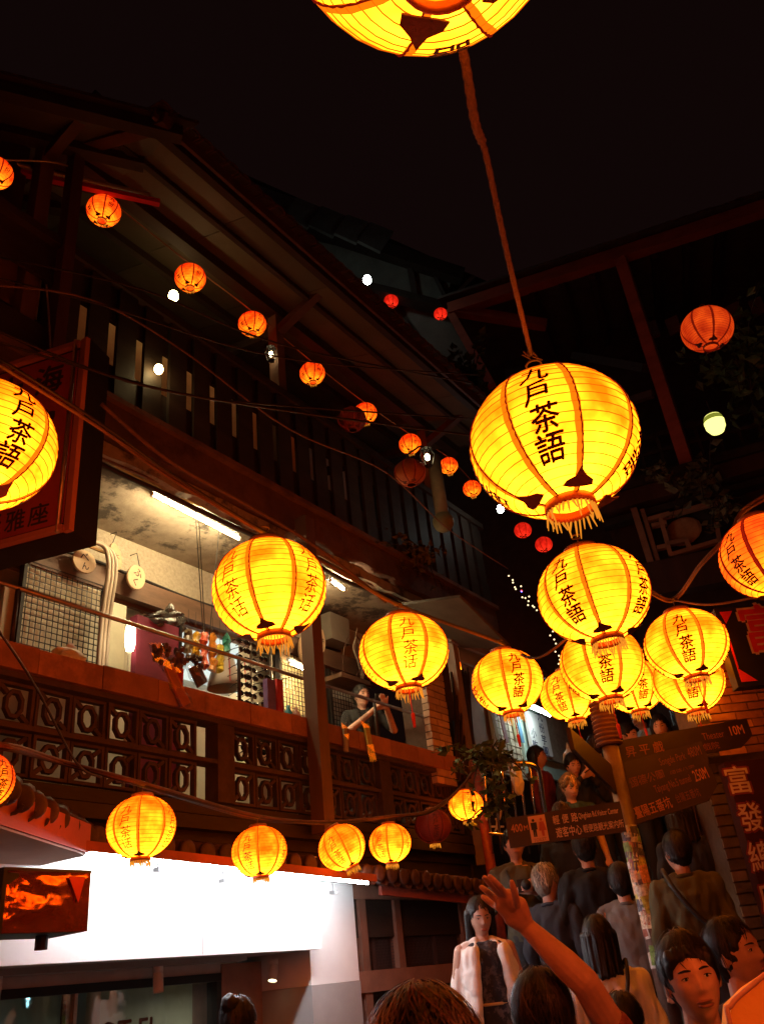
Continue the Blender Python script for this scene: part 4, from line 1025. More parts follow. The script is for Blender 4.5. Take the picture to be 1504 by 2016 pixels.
# ================================================================ red projecting sign at the left
outer_top, outer_bot = atD(168, 676, 4.8), None
sd = Vector((-.30, .954, 0)); sn = Vector((-.954, -.30, 0))   # sd: from street end towards the house ; sn: face normal (to viewer's left)
O = atD(163, 870, 4.75); _Fh = Vector((_F.x, _F.y, 0)).normalized(); zT, zB = atP(180, 668, O, _Fh).z, atP(146, 1046, O, _Fh).z
RS_ = thing('projecting_sign', (O.x, O.y, zB), 'big red box sign with dark lettering projecting from the left building', 'sign')
th = Vector((.954, .30, 0)) * .19
Lg = 1.7
def sgn(u, v): return Vector((O.x, O.y, 0)) + sd * u + Vector((0, 0, zB + (zT - zB) * v))
m = MB(); m.add([sgn(0, 0), sgn(Lg, 0), sgn(Lg, 1), sgn(0, 1)] + [p + th for p in (sgn(0, 0), sgn(Lg, 0), sgn(Lg, 1), sgn(0, 1))], [(0, 1, 2, 3), (7, 6, 5, 4), (0, 4, 5, 1), (1, 5, 6, 2), (2, 6, 7, 3), (3, 7, 4, 0)])
m.build('case', BLACK, RS_)
m = MB(); q = sn * .008; m.slab(sgn(.07, .05) + q, sgn(.07, .95) + q, sgn(Lg, .95) + q, sgn(Lg, .05) + q, .004); m.build('face', SIGN_RED, RS_)
m = MB()
m.bar(sgn(.03, 0) + sn * .012, sgn(.03, 1) + sn * .012, .05, .03); m.bar(sgn(.056, .02) + sn * .015, sgn(Lg, .02) + sn * .015, .05, .03)
m.bar(sgn(.056, .98) + sn * .014, sgn(Lg, .98) + sn * .014, .05, .03); m.build('edge_frame', SIGN_EDGE, RS_)
m = MB(); m.tube([sgn(.085, .0) + sn * .03, sgn(.085, 1) + sn * .03], .012, 8); m.build('trim_pipe', STEEL, RS_, True)
m = MB(); ax = -sd; up = Vector((0, 0, 1))
for k, ch in enumerate('小上海'): text(m, ch, sgn(.80 - .27 * k, .83) + sn * .0155, ax, up, .20, .19, .02)
for k, ch in enumerate('茶飯館'): text(m, ch, sgn(.92 - .30 * k, .56) + sn * .0155, ax, up, .26, .24, .03)
for k, ch in enumerate('露天雅座'): text(m, ch, sgn(.68 - .15 * k, .12) + sn * .0155, ax, up, .13, .125, .015)
m.build('lettering', mk('sign_ink', (.03, .022, .02), .6), RS_)
m = MB(); m.span(O.x - .6, O.x - .5, O.y + Lg - .05, 4.6, zT - .05, zT); m.build('bracket', STEEL, RS_)

# ================================================================ signpost with stickers
PX_, PY_ = 5.0, 1.78
def find_post():
    d = ray(1262, 1740); t = 5.6 / d.dot(_F) * 1.0
    p = CAM + d * t; return p.x, p.y
PX_, PY_ = find_post()
SPO = thing('signpost', (PX_, PY_, 0), 'round signpost plastered with torn stickers holding dark wooden arrow boards', 'signpost')
ptop = atP(1195, 1470, (PX_, PY_, 0), Vector((PX_, PY_, 0)).normalized()).z
m = MB(); m.tube([(PX_, PY_, stair_z(PX_) - .2), (PX_, PY_, ptop)], .058, 18); m.build('pole', mk('pole_paint', (.17, .11, .09), .45, .4, 6, .1, stain=(.08, .05, .04), stain_amt=.7), SPO, True)
prof = []
for i in range(10):
    z = ptop + i * .032; prof += [(.075, z), (.098 - .001 * i, z + .012), (.096 - .001 * i, z + .022), (.075, z + .031)]
prof.append((.001, ptop + .33))
m = MB(); m.lathe(prof, 18, (PX_, PY_, 0)); m.build('ringed_finial', mk('finial', (.12, .05, .032), .5, .3, 8, .1), SPO, True)
rnd = random.Random(21)
scol = [(.7, .62, .5), (.75, .3, .12), (.12, .08, .08), (.8, .75, .7), (.35, .12, .08), (.6, .45, .3), (.1, .1, .14), (.55, .5, .08), (.25, .45, .1)]
for k in range(64):
    zc = rnd.uniform(stair_z(PX_) + .95, ptop - .55); az = math.atan2(-PY_, -PX_) + rnd.uniform(-1.5, 1.5); hw, hh = rnd.uniform(.02, .05), rnd.uniform(.02, .06); rl = rnd.uniform(-.25, .25)
    m = MB(); vs = []; fs = []; off = .0592 + k * .00006
    for i in range(5):
        for j in (-1, 1):
            u = (-1 + i * .5) * hw; v = j * hh; u2 = u * math.cos(rl) - v * math.sin(rl); v2 = u * math.sin(rl) + v * math.cos(rl)
            a = az + u2 / .058; vs.append((PX_ + off * math.cos(a), PY_ + off * math.sin(a), zc + v2))
    for i in range(4): fs.append((2 * i, 2 * i + 2, 2 * i + 3, 2 * i + 1))
    m.add(vs, fs); m.build('sticker', mk('sticker%d' % (k % 9), scol[k % 9], .4, .6, 40, .05), SPO)
BOARD = mk('sign_board', (.028, .011, .009), .45, .25, 8, .08)
EDGE_M = mk('sign_board_edge', (.03, .014, .01), .5)
LET1 = mk('sign_letter', (.46, .17, .09), .5, .1); LET2 = mk('sign_letter_dim', (.20, .06, .035), .5, .1); LETW = mk('sign_letter_pale', (.70, .46, .38), .5, .1)
def board(pA, pB, h, label, lines, tip=.12, lm=LET1, flip=False, t=.025):
    """arrow board from pA (post end) to pB (tip), face towards the camera"""
    pA, pB = Vector(pA), Vector(pB); ax = (pB - pA); Lb = ax.length; ax.normalize(); up = (Vector((0, 0, 1)) - ax * ax.z).normalized()
    n = ax.cross(up)
    if n.dot(CAM - pA) < 0: n = -n
    o = bpy.data.objects.new('arrow_board', None); COL.objects.link(o); o.parent = SPO; o.matrix_parent_inverse = wmat(SPO).inverted()
    outl = [(0, -h / 2), (Lb - tip, -h / 2), (Lb, -h / 2 + h * .35 if not flip else 0), (Lb, h * .5 if not flip else 0), (0, h / 2)] if not flip else [(0, -h / 2), (Lb, -h / 2), (Lb, h / 2), (0, h / 2)]
    m = MB(); m.prism(outl, ax, up, n, pA - n * t, t); bo = m.build('arrow_board', BOARD, SPO); bpy.data.objects.remove(o)
    bo['label'] = label
    rax = ax if ax.dot(RW) > 0 else -ax
    mid = (pA + pB) / 2
    groups = {}
    for (txt, u, v, hh, wf, mt, bd) in lines:
        # u: 0..1 along reading direction from the left end, v: -.5...5
        left = pA if rax.dot(ax) > 0 else pB
        mm = groups.setdefault(mt.name, (MB(), mt))[0]
        text(mm, txt, left + rax * (u * Lb) + up * (v * h) + n * .002, rax, up if rax.cross(up).dot(n) > 0 else up, hh * h, wf * Lb if wf else None, bd)
    for mm, mt in groups.values(): mm.build('lettering', mt, bo)
    return bo, rax, up, n, left if lines else pA, Lb
PN = Vector((PX_, PY_, 0)).normalized()
def onp(px, py, k=0.0): return atP(px, py, (PX_ * (1 + k), PY_ * (1 + k), 0), PN)
# toilet / visitor centre board
a, b_ = onp(1226, 1607, -.02), onp(994, 1608, -.02)
b_.z = a.z - .0
hA = (onp(1130, 1578) - onp(1130, 1636)).length
bo, rax, up, n, left, Lb = board(a, b_, hA, 'dark board with toilet pictogram and visitor centre lettering', [
    ('400', .085, .12, .26, .10, LET1, .02), ('M', .165, .09, .16, .035, LET1, .02),
    ('輕', .435, .20, .30, .055, LETW, .01), ('便', .515, .20, .30, .055, LETW, .01), ('路', .595, .20, .30, .055, LETW, .01), ('Qinghian Rd.Visitor Center', .80, .19, .24, .34, LETW, .015),
    ('遊客中心', .525, -.22, .33, .22, LETW, .012), ('輕便路観光案内所', .82, -.22, .26, .34, LETW, .005)], flip=True)
c = left + rax * (.27 * Lb) + n * .003
m = MB(); m.prism([(-.075 * Lb, -.44 * hA), (.075 * Lb, -.44 * hA), (.075 * Lb, .44 * hA), (-.075 * Lb, .44 * hA)], rax, up, n, c - n * .002, .002); tp_ = m.build('toilet_plate', mk('plate', (.78, .42, .26), .5, .05), bo)
def figure(cx_, mat, skirt):
    m = MB(); q = c + rax * cx_ * Lb + n * .0015
    circ = [(math.cos(rad(a)) * .05 * hA, .29 * hA + math.sin(rad(a)) * .05 * hA) for a in range(0, 360, 30)]
    m.prism(circ, rax, up, n, q, .0008)
    w1 = .105 * hA
    body = [(-w1, .22 * hA), (-w1, -.02 * hA), (-w1 * .6, -.02 * hA), (-w1 * .55, -.26 * hA), (-w1 * .08, -.26 * hA), (0, -.05 * hA), (w1 * .08, -.26 * hA), (w1 * .55, -.26 * hA), (w1 * .6, -.02 * hA), (w1, -.02 * hA), (w1, .22 * hA)] if not skirt else [(-w1 * .7, .22 * hA), (-w1 * 1.2, -.08 * hA), (-w1 * .45, -.08 * hA), (-w1 * .4, -.26 * hA), (w1 * .4, -.26 * hA), (w1 * .45, -.08 * hA), (w1 * 1.2, -.08 * hA), (w1 * .7, .22 * hA)]
    m.prism(body, rax, up, n, q, .0008); m.build('pictogram', mat, bo)
figure(-.033, BLACK, False); figure(.036, mk('pink_fig', (.42, .07, .045), .5), True)
m = MB(); text(m, 'TOILET', c - up * .365 * hA + n * .0015, rax, up, .10 * hA, .11 * Lb, .01); m.build('plate_lettering', mk('plate_ink', (.30, .10, .06), .5), bo)
# arrow boards to the right
def arrow(p0, p1, hpx, k, label, lines, tip=.1):
    a, b2 = onp(p0[0], p0[1], k[0]), onp(p1[0], p1[1], k[1]); h = hpx / FPX * (a - CAM).dot(_F)
    return board(a, b2, h, label, lines, tip)
arrow((1232, 1592), (1408, 1534), 66, (.0, -.0), 'lowest arrow board to a tunnel', [('臺陽五番坑', .27, -.20, .34, .40, LET1, .01), ('Taiyang No.5 tunnel', .56, .22, .28, .40, LET2, .01), ('250M', .875, .26, .32, .15, LET1, .01), ('台陽五番坑', .66, -.18, .26, .26, LET2, .0)])
arrow((1224, 1535), (1392, 1490), 62, (.005, .005), 'middle arrow board to a park', [('頌德公園', .27, -.18, .36, .40, LET2, .01), ('Songde Park', .62, .18, .30, .30, LET2, .005), ('480M', .88, .26, .3, .15, LET2, .005), ('頌徳公園', .68, -.24, .26, .28, LET2, .0)])
arrow((1216, 1485), (1478, 1440), 52, (.02, .05), 'upper arrow board to a theater behind the park board', [('昇 平 戲', .20, .02, .4, .28, LET2, .01), ('Theater', .72, .1, .26, .16, LET2, .0), ('10M', .90, .14, .34, .10, LET1, .01), ('戲院', .68, -.28, .26, .12, LET2, .0)])
# board turned edge-on at the left of the pole
a = onp(1214, 1545); b2 = atD(1128, 1462, 5.0); m = MB(); h = .20
m.slab(a + Vector((0, 0, -h * .35)), b2 + Vector((0, 0, -h * .2)), b2 + Vector((0, 0, h * .45)), a + Vector((0, 0, h * .65)), .025); m.build('arrow_board', BOARD, SPO)['label'] = 'blank backside of a board turned towards the street'

# ================================================================ brick house at the lower right with red signs
BH = thing('brick_house', (6.9, 1.0, 0), 'red brick wall and grey brick pillar at the lower right', 'building')
bd = Vector((-.58, .815, 0)); bn = Vector((-.815, -.58, 0))     # along wall to the left ; outward
B0 = atD(1372, 1430, 6.6)      # left end of brick wall
B0 = Vector((B0.x, B0.y, 0))
def bwp(u, z, off=0.0): return B0 - bd * u + bn * off + Vector((0, 0, z))
zb0, zb1 = 1.2, 4.05
m = MB(); m.add([bwp(0, 0), bwp(4, 0), bwp(4, zb1), bwp(0, zb1)] + [bwp(0, 0, -.4), bwp(4, 0, -.4), bwp(4, zb1, -.4), bwp(0, zb1, -.4)], [(0, 1, 2, 3), (7, 6, 5, 4), (0, 4, 5, 1), (1, 5, 6, 2), (2, 6, 7, 3), (3, 7, 4, 0)]); m.build('wall', MORTAR, BH)
bmsh = []
rnd = random.Random(9)
Rm = Matrix((-bd, bn, Vector((0, 0, 1)))).transposed().to_4x4()
for k in range(5):
    m = MB(); w_, h_ = .205, .054; j = lambda: rnd.uniform(-.004, .004)
    vs = [Vector((sx * w_ / 2 + j(), sy * .012 + (j() if sy > 0 else 0), sz * h_ / 2 + j() * .6)) for sz in (-1, 1) for sy in (-1, 1) for sx in (-1, 1)]
    m.add(vs, [(0, 2, 3, 1), (4, 5, 7, 6), (0, 1, 5, 4), (2, 6, 7, 3), (0, 4, 6, 2), (1, 3, 7, 5)]); bmsh.append(m.mesh('brick', mk('brick%d' % k, (.30 * (.8 + .1 * k), .12 * (.75 + .12 * k), .08), .85, .3, 8, .3)))
row = 0; z = 2.55
while z < zb1 - .03:
    u = .0 if row % 2 else .105
    while u < 1.25:
        inst_w('brick', bmsh[rnd.randrange(5)], BH, Matrix.Translation(bwp(u + .105, z, .006)) @ Rm); u += .216
    z += .0655; row += 1
# grey brick pillar
p0 = atD(1398, 1580, 6.1); p1 = atD(1440, 1560, 6.1); PB = Vector((p0.x, p0.y, 0)); wdt = (Vector((p1.x, p1.y, 0)) - PB).length
def pil(u, z, off=0.0): return PB - bd * u + bn * off + Vector((0, 0, z))
ztp = atD(1400, 1480, 6.1).z
m = MB(); m.add([pil(0, 0), pil(.62, 0), pil(.62, ztp), pil(0, ztp)] + [pil(0, 0, -.3), pil(.62, 0, -.3), pil(.62, ztp, -.3), pil(0, ztp, -.3)], [(0, 1, 2, 3), (7, 6, 5, 4), (0, 4, 5, 1), (1, 5, 6, 2), (2, 6, 7, 3), (3, 7, 4, 0)]); m.build('pillar', MORTAR, BH)
gms = []
for k in range(3):
    m = MB(); m.box((0, 0, 0), (.185, .03, .062)); gms.append(m.mesh('pillar_brick', mk('gbrick%d' % k, (.17 + .03 * k, .12 + .02 * k, .095 + .01 * k), .85, .3, 8, .3)))
z = .6; row = 0
while z < ztp - .03:
    for u in ((.0, .2, .4) if row % 2 else (-.0, .1, .3, .5)):
        if row % 2 == 0 and u == 0: u = .0
        inst_w('pillar_brick', gms[rnd.randrange(3)], BH, Matrix.Translation(pil(u + .095, z, .004)) @ Rm)
    z += .073; row += 1
# vertical red sign
va, vb = atD(1447, 1560, 5.6), atD(1530, 1560, 5.6)
VS = thing('vertical_sign', (va.x, va.y, 1), 'tall dark red vertical sign with pale brush characters at the right edge', 'sign')
vu = Vector((RW.x, RW.y, 0)).normalized(); vn = Vector((-vu.y, vu.x, 0)); vn = vn if vn.dot(CAM - va) > 0 else -vn
Lc = Vector((va.x, va.y, 0)); zvt = atD(1470, 1490, 5.6).z; 
m = MB(); m.prism([(-.02, .3), (.55, .3), (.55, zvt), (-.02, zvt)], vu, (0, 0, 1), -vn, Lc, .12); m.build('board', mk('vs_red', (.045, .008, .010), .5, .15), VS)
mg = {'a': MB(), 'b': MB()}
for (px, py, ch) in ((1452, 1535, '富'), (1476, 1608, '發'), (1497, 1685, '總'), (1518, 1765, '店')):
    c = atP(px, py, Lc, vn)
    text(mg['a'], ch, c + vn * .0015, vu, (0, 0, 1), .185, .17, .045); text(mg['b'], ch, c + vn * .003, vu, (0, 0, 1), .172, .155, .008)
mg['a'].build('lettering_outline', mk('vs_let', (.20, .03, .03), .5), VS); mg['b'].build('lettering', mk('vs_white', (.62, .50, .50), .5), VS)
# black sign with red corners
BS = thing('black_sign', atD(1470, 1270, 5.8), 'black sign board with red corner triangles and one red character', 'sign')
o = atD(1440, 1265, 5.8); bu = vu
def bsp(px, py): return atP(px, py, o, vn)
pts = [bsp(1429, 1195), bsp(1460, 1345), bsp(1620, 1330), bsp(1590, 1160)]
zt_b, zb_b = bsp(1440, 1195).z, bsp(1460, 1352).z
m = MB(); L0 = Vector((o.x, o.y, 0)) - bu * .02; m.prism([(-.03, zb_b), (.75, zb_b), (.75, zt_b), (-.03, zt_b)], bu, (0, 0, 1), -vn, L0, .1); m.build('board', BLACK, BS)
redm = mk('corner_red', (.62, .03, .03), .5)
for tri in ([(.0, zt_b - .03), (.02, zt_b - .12), (.09, zt_b - .03)], [(.0, zb_b + .03), (.11, zb_b + .03), (.0, zb_b + .13)]):
    m = MB(); m.prism(tri, bu, (0, 0, 1), vn, L0 + vn * .001, .003); m.build('corner', redm, BS)
m = MB(); m.prism([(.0, zb_b + .13), (.012, zb_b + .13), (.012, zt_b - .12), (.0, zt_b - .12)], bu, (0, 0, 1), vn, L0 + vn * .001, .003); m.build('border', redm, BS)
c = bsp(1504, 1235); m = MB(); text(m, '富', c + vn * .0015, bu, (0, 0, 1), .34, .30, .05); m.build('lettering_outline', mk('vs_white', (.8, .6, .6), .5), BS)
m = MB(); text(m, '富', c + vn * .003, bu, (0, 0, 1), .33, .29, .02); m.build('lettering', redm, BS)

# ================================================================ timber house upper right
TH = thing('timber_house', (12, 2, 0), 'dark open timber house with red beams at the upper right', 'building')
e1 = Vector((-.25, .968, 0)); en = Vector((-.968, -.25, 0)); Q0 = Vector((12.2, 1.0, 0))
def tp2(px, py, off=0.0): return atP(px, py, Q0 + en * off, en)
RED2 = mk('beam_red', (.32, .075, .042), .55, .3, 4, .2, stretch=(.4, .4, 1))
cl, cr = tp2(884, 612), tp2(1560, 392)
m = MB(); m.bar(cl, cr, .2, .24); m.build('eave_beam', RED2, TH)
m = MB(); m.slab(cl + Vector((-.1, .1, .16)) + en * .15, cr + Vector((0, -.1, .16)) + en * .15, cr - en * 5 + Vector((0, 0, 1.2)), cl - en * 5 + Vector((0, 0, 1.2)), .05); m.build('roof_deck', mk('roof_dark', (.06, .05, .045), .8, .3, 3, .4), TH)
rnd = random.Random(3)
tmm = MB(); tmm.prism([(math.cos(rad(a)) * .09, math.sin(rad(a)) * .05) for a in range(0, 181, 30)], (1, 0, 0), (0, 0, 1), (0, 1, .2), (0, 0, 0), .5); tmm = tmm.mesh('roof_tile', mk('tile_grey', (.08, .05, .04), .6, .4, 6, .3))
nT = 46
for k in range(nT):
    p = cl.lerp(cr, k / nT) + Vector((0, 0, .17 + rnd.uniform(-.015, .015))) + en * .2
    inst_w('roof_tile', tmm, TH, Matrix.Translation(p) @ Matrix.Rotation(math.atan2(-en.x, en.y) + math.pi, 4, 'Z'))
# corner post going down from the beam's left end
c2 = tp2(968, 760); m = MB(); m.bar(cl, c2, .14, .14); m.build('left_strut', RED2, TH)
d0, d1 = tp2(1222, 512), tp2(1350, 938); m = MB(); m.bar(d0, Vector((d0.x, d0.y, d1.z)), .19, .19); m.build('post', RED2, TH)
m = MB(); m.bar(tp2(898, 612), tp2(1075, 640, -.6), .16, .18); m.build('brace', RED2, TH)
m = MB(); m.bar(tp2(1130, 700, -1.2), tp2(1270, 725), .14, .14); m.build('brace', WOOD_DARK, TH)
m = MB(); m.bar(tp2(1285, 775), tp2(1110, 830, -.8), .1, .12); m.build('brace', WOOD_RED, TH)
# storey slab
s0, s1 = tp2(1180, 1005), tp2(1580, 892)
m = MB(); m.bar(s0, s1, .3, .26); m.build('storey_beam', WOOD_RED, TH)
m = MB(); m.bar(s0 + Vector((0, 0, .22)) + en * .05, s1 + Vector((0, 0, .22)) + en * .05, .25, .14); m.build('storey_moulding', WOOD_DARK, TH)
m = MB(); m.bar(s0 + Vector((0, 0, -.28)), s1 + Vector((0, 0, -.28)), .2, .1); m.build('storey_moulding', WOOD_DARK, TH)
zs = (s0.z + s1.z) / 2
bl, br_ = tp2(1150, 1000), tp2(1620, 900)
def tw(u, z, off=0.0): return Vector((bl.x, bl.y, 0)).lerp(Vector((br_.x, br_.y, 0)), u) + en * off + Vector((0, 0, z))
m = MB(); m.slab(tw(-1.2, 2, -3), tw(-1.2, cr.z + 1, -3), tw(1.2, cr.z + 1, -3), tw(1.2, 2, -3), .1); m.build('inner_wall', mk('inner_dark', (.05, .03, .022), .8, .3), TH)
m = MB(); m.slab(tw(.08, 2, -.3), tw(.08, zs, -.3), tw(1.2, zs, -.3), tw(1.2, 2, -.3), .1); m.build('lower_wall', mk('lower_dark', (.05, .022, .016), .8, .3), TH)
for k, (z, h) in enumerate(((zs + 1.05, .10), (zs + .75, .05))):
    m = MB(); m.bar(tw(-.1, z, -.1), tw(1.1, z, -.1), .06, h); m.build('gallery_rail', WOOD_DARK, TH)
for k in range(12):
    m = MB(); m.bar(tw(.05 + k * .085, zs + .1, -.1), tw(.05 + k * .085, zs + 1.0, -.1), .05, .05, up=(1, 0, 0)); m.build('baluster', WOOD_DARK, TH)
for k in range(7):
    z = cr.z - .3 - k * .05; u = k * .16
    m = MB(); m.bar(tw(u, cl.z + (cr.z - cl.z) * .9 - .12, -.1), tw(u, cl.z + (cr.z - cl.z) * .9 + .5, -3), .1, .14); m.build('rafter', WOOD_DARK, TH)
# hanging small boards below inner eave
for k, px in enumerate((1283, 1325, 1445, 1490)):
    c = tp2(px, 650 - (px - 1283) * .22, -.9); m = MB(); m.box(c, (.05, .22, .34)); m.build('hanging_plate', mk('plate_dim', (.14, .05, .03), .7), TH)
# window lattice under the storey
LT = thing('lattice_window', tp2(1330, 1080), 'timber window with angular fretwork at the right under the beam', 'window')
fw = mk('fret_wood', (.30, .15, .09), .6, .2)
def lt(px, py): return tp2(px, py, .12)
def fbar(a, b2, w_=.09): m = MB(); m.bar(lt(*a), lt(*b2), .06, w_, up=en); m.build('fret_bar', fw, LT)
m = MB(); m.bar(lt(1248, 1005), lt(1290, 1140), .09, .2, up=en); m.build('frame_post', fw, LT)
fbar((1264, 1005), (1300, 1122), .12); fbar((1275, 1024), (1318, 1012)); fbar((1300, 1022), (1320, 1095)); fbar((1282, 1036), (1312, 1030)); fbar((1318, 1094), (1412, 1066)); fbar((1293, 1080), (1318, 1074)); fbar((1312, 1072), (1352, 1064)); fbar((1350, 1064), (1358, 1082)); fbar((1410, 1030), (1416, 1070)); fbar((1302, 1122), (1430, 1098), .14); fbar((1300, 1020), (1425, 985), .1)
m = MB(); q = [lt(1270, 1020), lt(1425, 985), lt(1440, 1100), lt(1300, 1125)]; q = [v - en * .15 for v in q]; m.slab(*q, .02); m.build('pane', mk('pane_dark', (.03, .035, .05), .25, .5, 3, .1), LT)
m = MB(); m.ball(lt(1342, 1040) - en * .12, (.05, .28, .22), 12, 8); m.build('rope_coil', mk('coil', (.30, .16, .09), .8, .3), LT)
m = MB(); m.bar(tp2(1180, 1165, .1), tp2(1560, 1090, .1), .25, .5); m.build('plinth_beam', WOOD_RED, TH)
# far yellow lamp, wall lamp
def glow_lamp(px, py, D, size, mat, label, shade=True):
    c = atD(px, py, D); t = thing('hanging_lamp', c, label, 'lamp')
    m = MB(); m.lathe([(.001, -.5), (.30, -.46), (.44, -.2), (.46, .1), (.36, .4), (.15, .52), (.001, .54)], 16, c, Matrix.Scale(size * 2, 3)); m.build('globe', mat, t, True)
    if size > .1:
        m = MB(); m.lathe([(.468, .08), (.40, .33), (.28, .46), (.15, .53), (.001, .55)], 16, c, Matrix.Scale(size * 2.02, 3)); m.build('upper_glass', emit('lime_dim', (.42, .44, .05), .55), t, True)
    m = MB(); m.lathe([(.001, .60), (.20, .58), (.22, .46), (.16, .44)], 12, c, Matrix.Scale(size * 2, 3)); m.build('cap', BLACK, t, True)
    m = MB(); m.tube([c + Vector((0, 0, size)), c + Vector((0, 0, size * 2.6))], size * .05, 5); m.build('cord', CABLE, t); return t
glow_lamp(1406, 834, 9.0, .115, emit('lamp_lime', (1.0, .98, .26), 1.7), 'glowing yellow green glass lamp at the right among plants')
glow_lamp(342, 583, (atY(342, 583, 4.95) - CAM).dot(_F), .055, BULB_W, 'bare warm bulb below the second small red lantern')
glow_lamp(313, 727, (atY(313, 727, 4.40) - CAM).dot(_F), .040, BULB_W, 'bare warm bulb in front of the lit gallery slots')
glow_lamp(723, 551, 15.5, .08, emit('cold_bulb', (.9, 1, .9), 40), 'small white lamp far off above the gallery roof')
glow_lamp(985, 1002, 11, .05, emit('cold_bulb', (.9, 1, .9), 40), 'tiny white light at the lower left of the biggest lantern')
def cage_lamp(px, py, D, s, label, st):
    c = atD(px, py, D); t = thing('wall_lantern_lamp', c, label, 'lamp', 'caged glass lamps')
    m = MB(); m.ball(c, (s * .22, s * .22, s * .3), 10, 8); m.build('bulb', emit('cage_bulb%d' % int(st), (1, .80, .42), st), t, True)
    m = MB()
    for k in range(6):
        a = 2 * math.pi * k / 6; ca, sa = math.cos(a), math.sin(a)
        m.tube([c + Vector((ca * s * .35, sa * s * .35, -s * .8)), c + Vector((ca * s * .6, sa * s * .6, .2 * s)), c + Vector((ca * s * .3, sa * s * .3, s * .8))], s * .05, 5)
    m.lathe([(.001, s * 1.05), (s * .2, s * .95), (s * .5, s * .75), (s * .2, s * .78)], 6, c); m.lathe([(.001, -s * .8), (s * .36, -s * .8), (s * .3, -s * .9), (.001, -s * 1.0)], 6, c); m.build('cage', BLACK, t)
    m = MB(); m.tube([c + Vector((0, 0, s)), c + Vector((.05, .1, s * 1.6)), c + Vector((.08, .3, s * 1.5))], s * .08, 6); m.build('arm', BLACK, t)
cage_lamp(534, 697, 9.0, .11, 'caged glass lamp fixed left of the gallery post', 30)
cage_lamp(841, 900, 8.9, .13, 'bright caged lamp on the far post by the brown lantern', 30)
# far lamp post
t = thing('far_post', atD(868, 1000, 9.3), 'pale round post behind the bright caged lamp', 'post')
a, b2 = atD(858, 880, 9.3), atD(870, 1012, 9.3); m = MB(); m.tube([(b2.x, b2.y, b2.z - .1), (b2.x, b2.y, b2.z), (b2.x, b2.y, a.z + .1)], .075, 12); m.build('shaft', mk('post_pale', (.22, .17, .10), .7, .3), t, True)
m = MB(); m.ball((b2.x, b2.y, b2.z - .1), (.12, .12, .12), 12, 8); m.build('knob', mk('knob_green', (.12, .12, .06), .6), t, True)

# ================================================================ far roofs and glass house behind
FH = thing('far_glass_house', (16, 7.5, 0), 'far house with stepped roof sheets and large dull glass panes', 'building')
GL2 = mk('dull_glass', (.16, .18, .16), .25, .3, 1.5, .1, spec=.6)
Df = 17.5
def fp(px, py, D=Df): return atD(px, py, D)
for k, (xa_, ya_, xb_, yb_) in enumerate(((478, 350, 528, 372), (530, 372, 582, 390), (584, 388, 632, 408), (634, 405, 682, 425), (684, 422, 728, 438), (730, 437, 775, 455))):
    m = MB(); m.slab(fp(xa_, ya_), fp(xb_, yb_), fp(xb_ - 26, yb_ + 40, Df - .6), fp(xa_ - 26, ya_ + 36, Df - .6), .06); m.build('roof_sheet', mk('sheet', (.13, .15, .14), .45, .3, 3, .1), FH)
m = MB(); m.bar(fp(560, 430), fp(910, 545), .2, .35); m.build('eave_band', WOOD_DARK, FH)
for quad in (((600, 470), (806, 520), (812, 590), (650, 545)), ((812, 522), (888, 545), (880, 600), (818, 590)), ((770, 600), (900, 625), (945, 735), (850, 690)), ((650, 545), (768, 570), (846, 688), (700, 610))):
    m = MB(); m.slab(*[fp(px, py, Df + .2) for px, py in quad], -.04); m.build('glass_pane', GL2, FH)
m = MB(); m.bar(fp(803, 505), fp(818, 590), .12, .12); m.build('mullion', WOOD_DARK, FH)
m = MB(); m.bar(fp(845, 520), fp(880, 590), .08, .08); m.build('mullion', WOOD_DARK, FH)
m = MB(); m.bar(fp(935, 545), fp(880, 600), .1, .1); m.build('mullion', WOOD_RED, FH)
m = MB(); m.bar(fp(640, 548, Df - .4), fp(885, 610, Df - .4), .25, .18); m.build('gutter', WOOD_DARK, FH)
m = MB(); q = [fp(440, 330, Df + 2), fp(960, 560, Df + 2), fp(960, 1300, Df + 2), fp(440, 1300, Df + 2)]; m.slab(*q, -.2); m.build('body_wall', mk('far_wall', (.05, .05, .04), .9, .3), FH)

# ================================================================ shop further up the stairs
US = thing('upper_shop', (10, 4.8, 1.5), 'small lit shop up the stairs with pale tiled wall and a white sign', 'shop')
YU = 4.75
def uw(px0, py0, px1, py1, Y, mat, name, t=.04):
    a, c, d, e = rect(px0, py0, px1, py1, Y); m = MB(); m.span(a, c, Y, Y + t, d, e); return m.build(name, mat, US)
uw(930, 1330, 1030, 1520, YU + .12, mk('brown_ply', (.26, .16, .10), .7, .15), 'plywood_wall')
uw(975, 1395, 1062, 1530, YU + .06, mk('tile_wall', (.52, .45, .33), .5, .1), 'tiled_wall')
a, c, d, e = rect(980, 1395, 1060, 1525, YU + .05)
m = MB(); z = d
while z < e: m.span(a, c, YU + .052, YU + .058, z, z + .006); z += .09
x = a
while x < c: m.span(x, x + .006, YU + .053, YU + .0575, d, e); x += .12
tag(m.build('tile_joints', mk('grout', (.25, .2, .15), .9), US), kind='stuff')
uw(1030, 1400, 1118, 1530, YU + .02, mk('mint_wall', (.42, .58, .52), .6, .08), 'mint_wall')
uw(1074, 1405, 1122, 1500, YU - .03, mk('grey_tile', (.40, .36, .28), .8, .25, 14, .3), 'stone_wall')
sgw = uw(1043, 1408, 1080, 1482, YU - .06, mk('white_sign', (.82, .84, .84), .5, .03), 'white_sign')
m = MB(); c = atY(1068, 1445, YU - .062)
for k, ch in enumerate('九份芋圓'): text(m, ch, (c.x, YU - .064, c.z + .24 - k * .16), (1, 0, 0), (0, 0, 1), .13, .15, .01)
c = atY(1052, 1455, YU - .062)
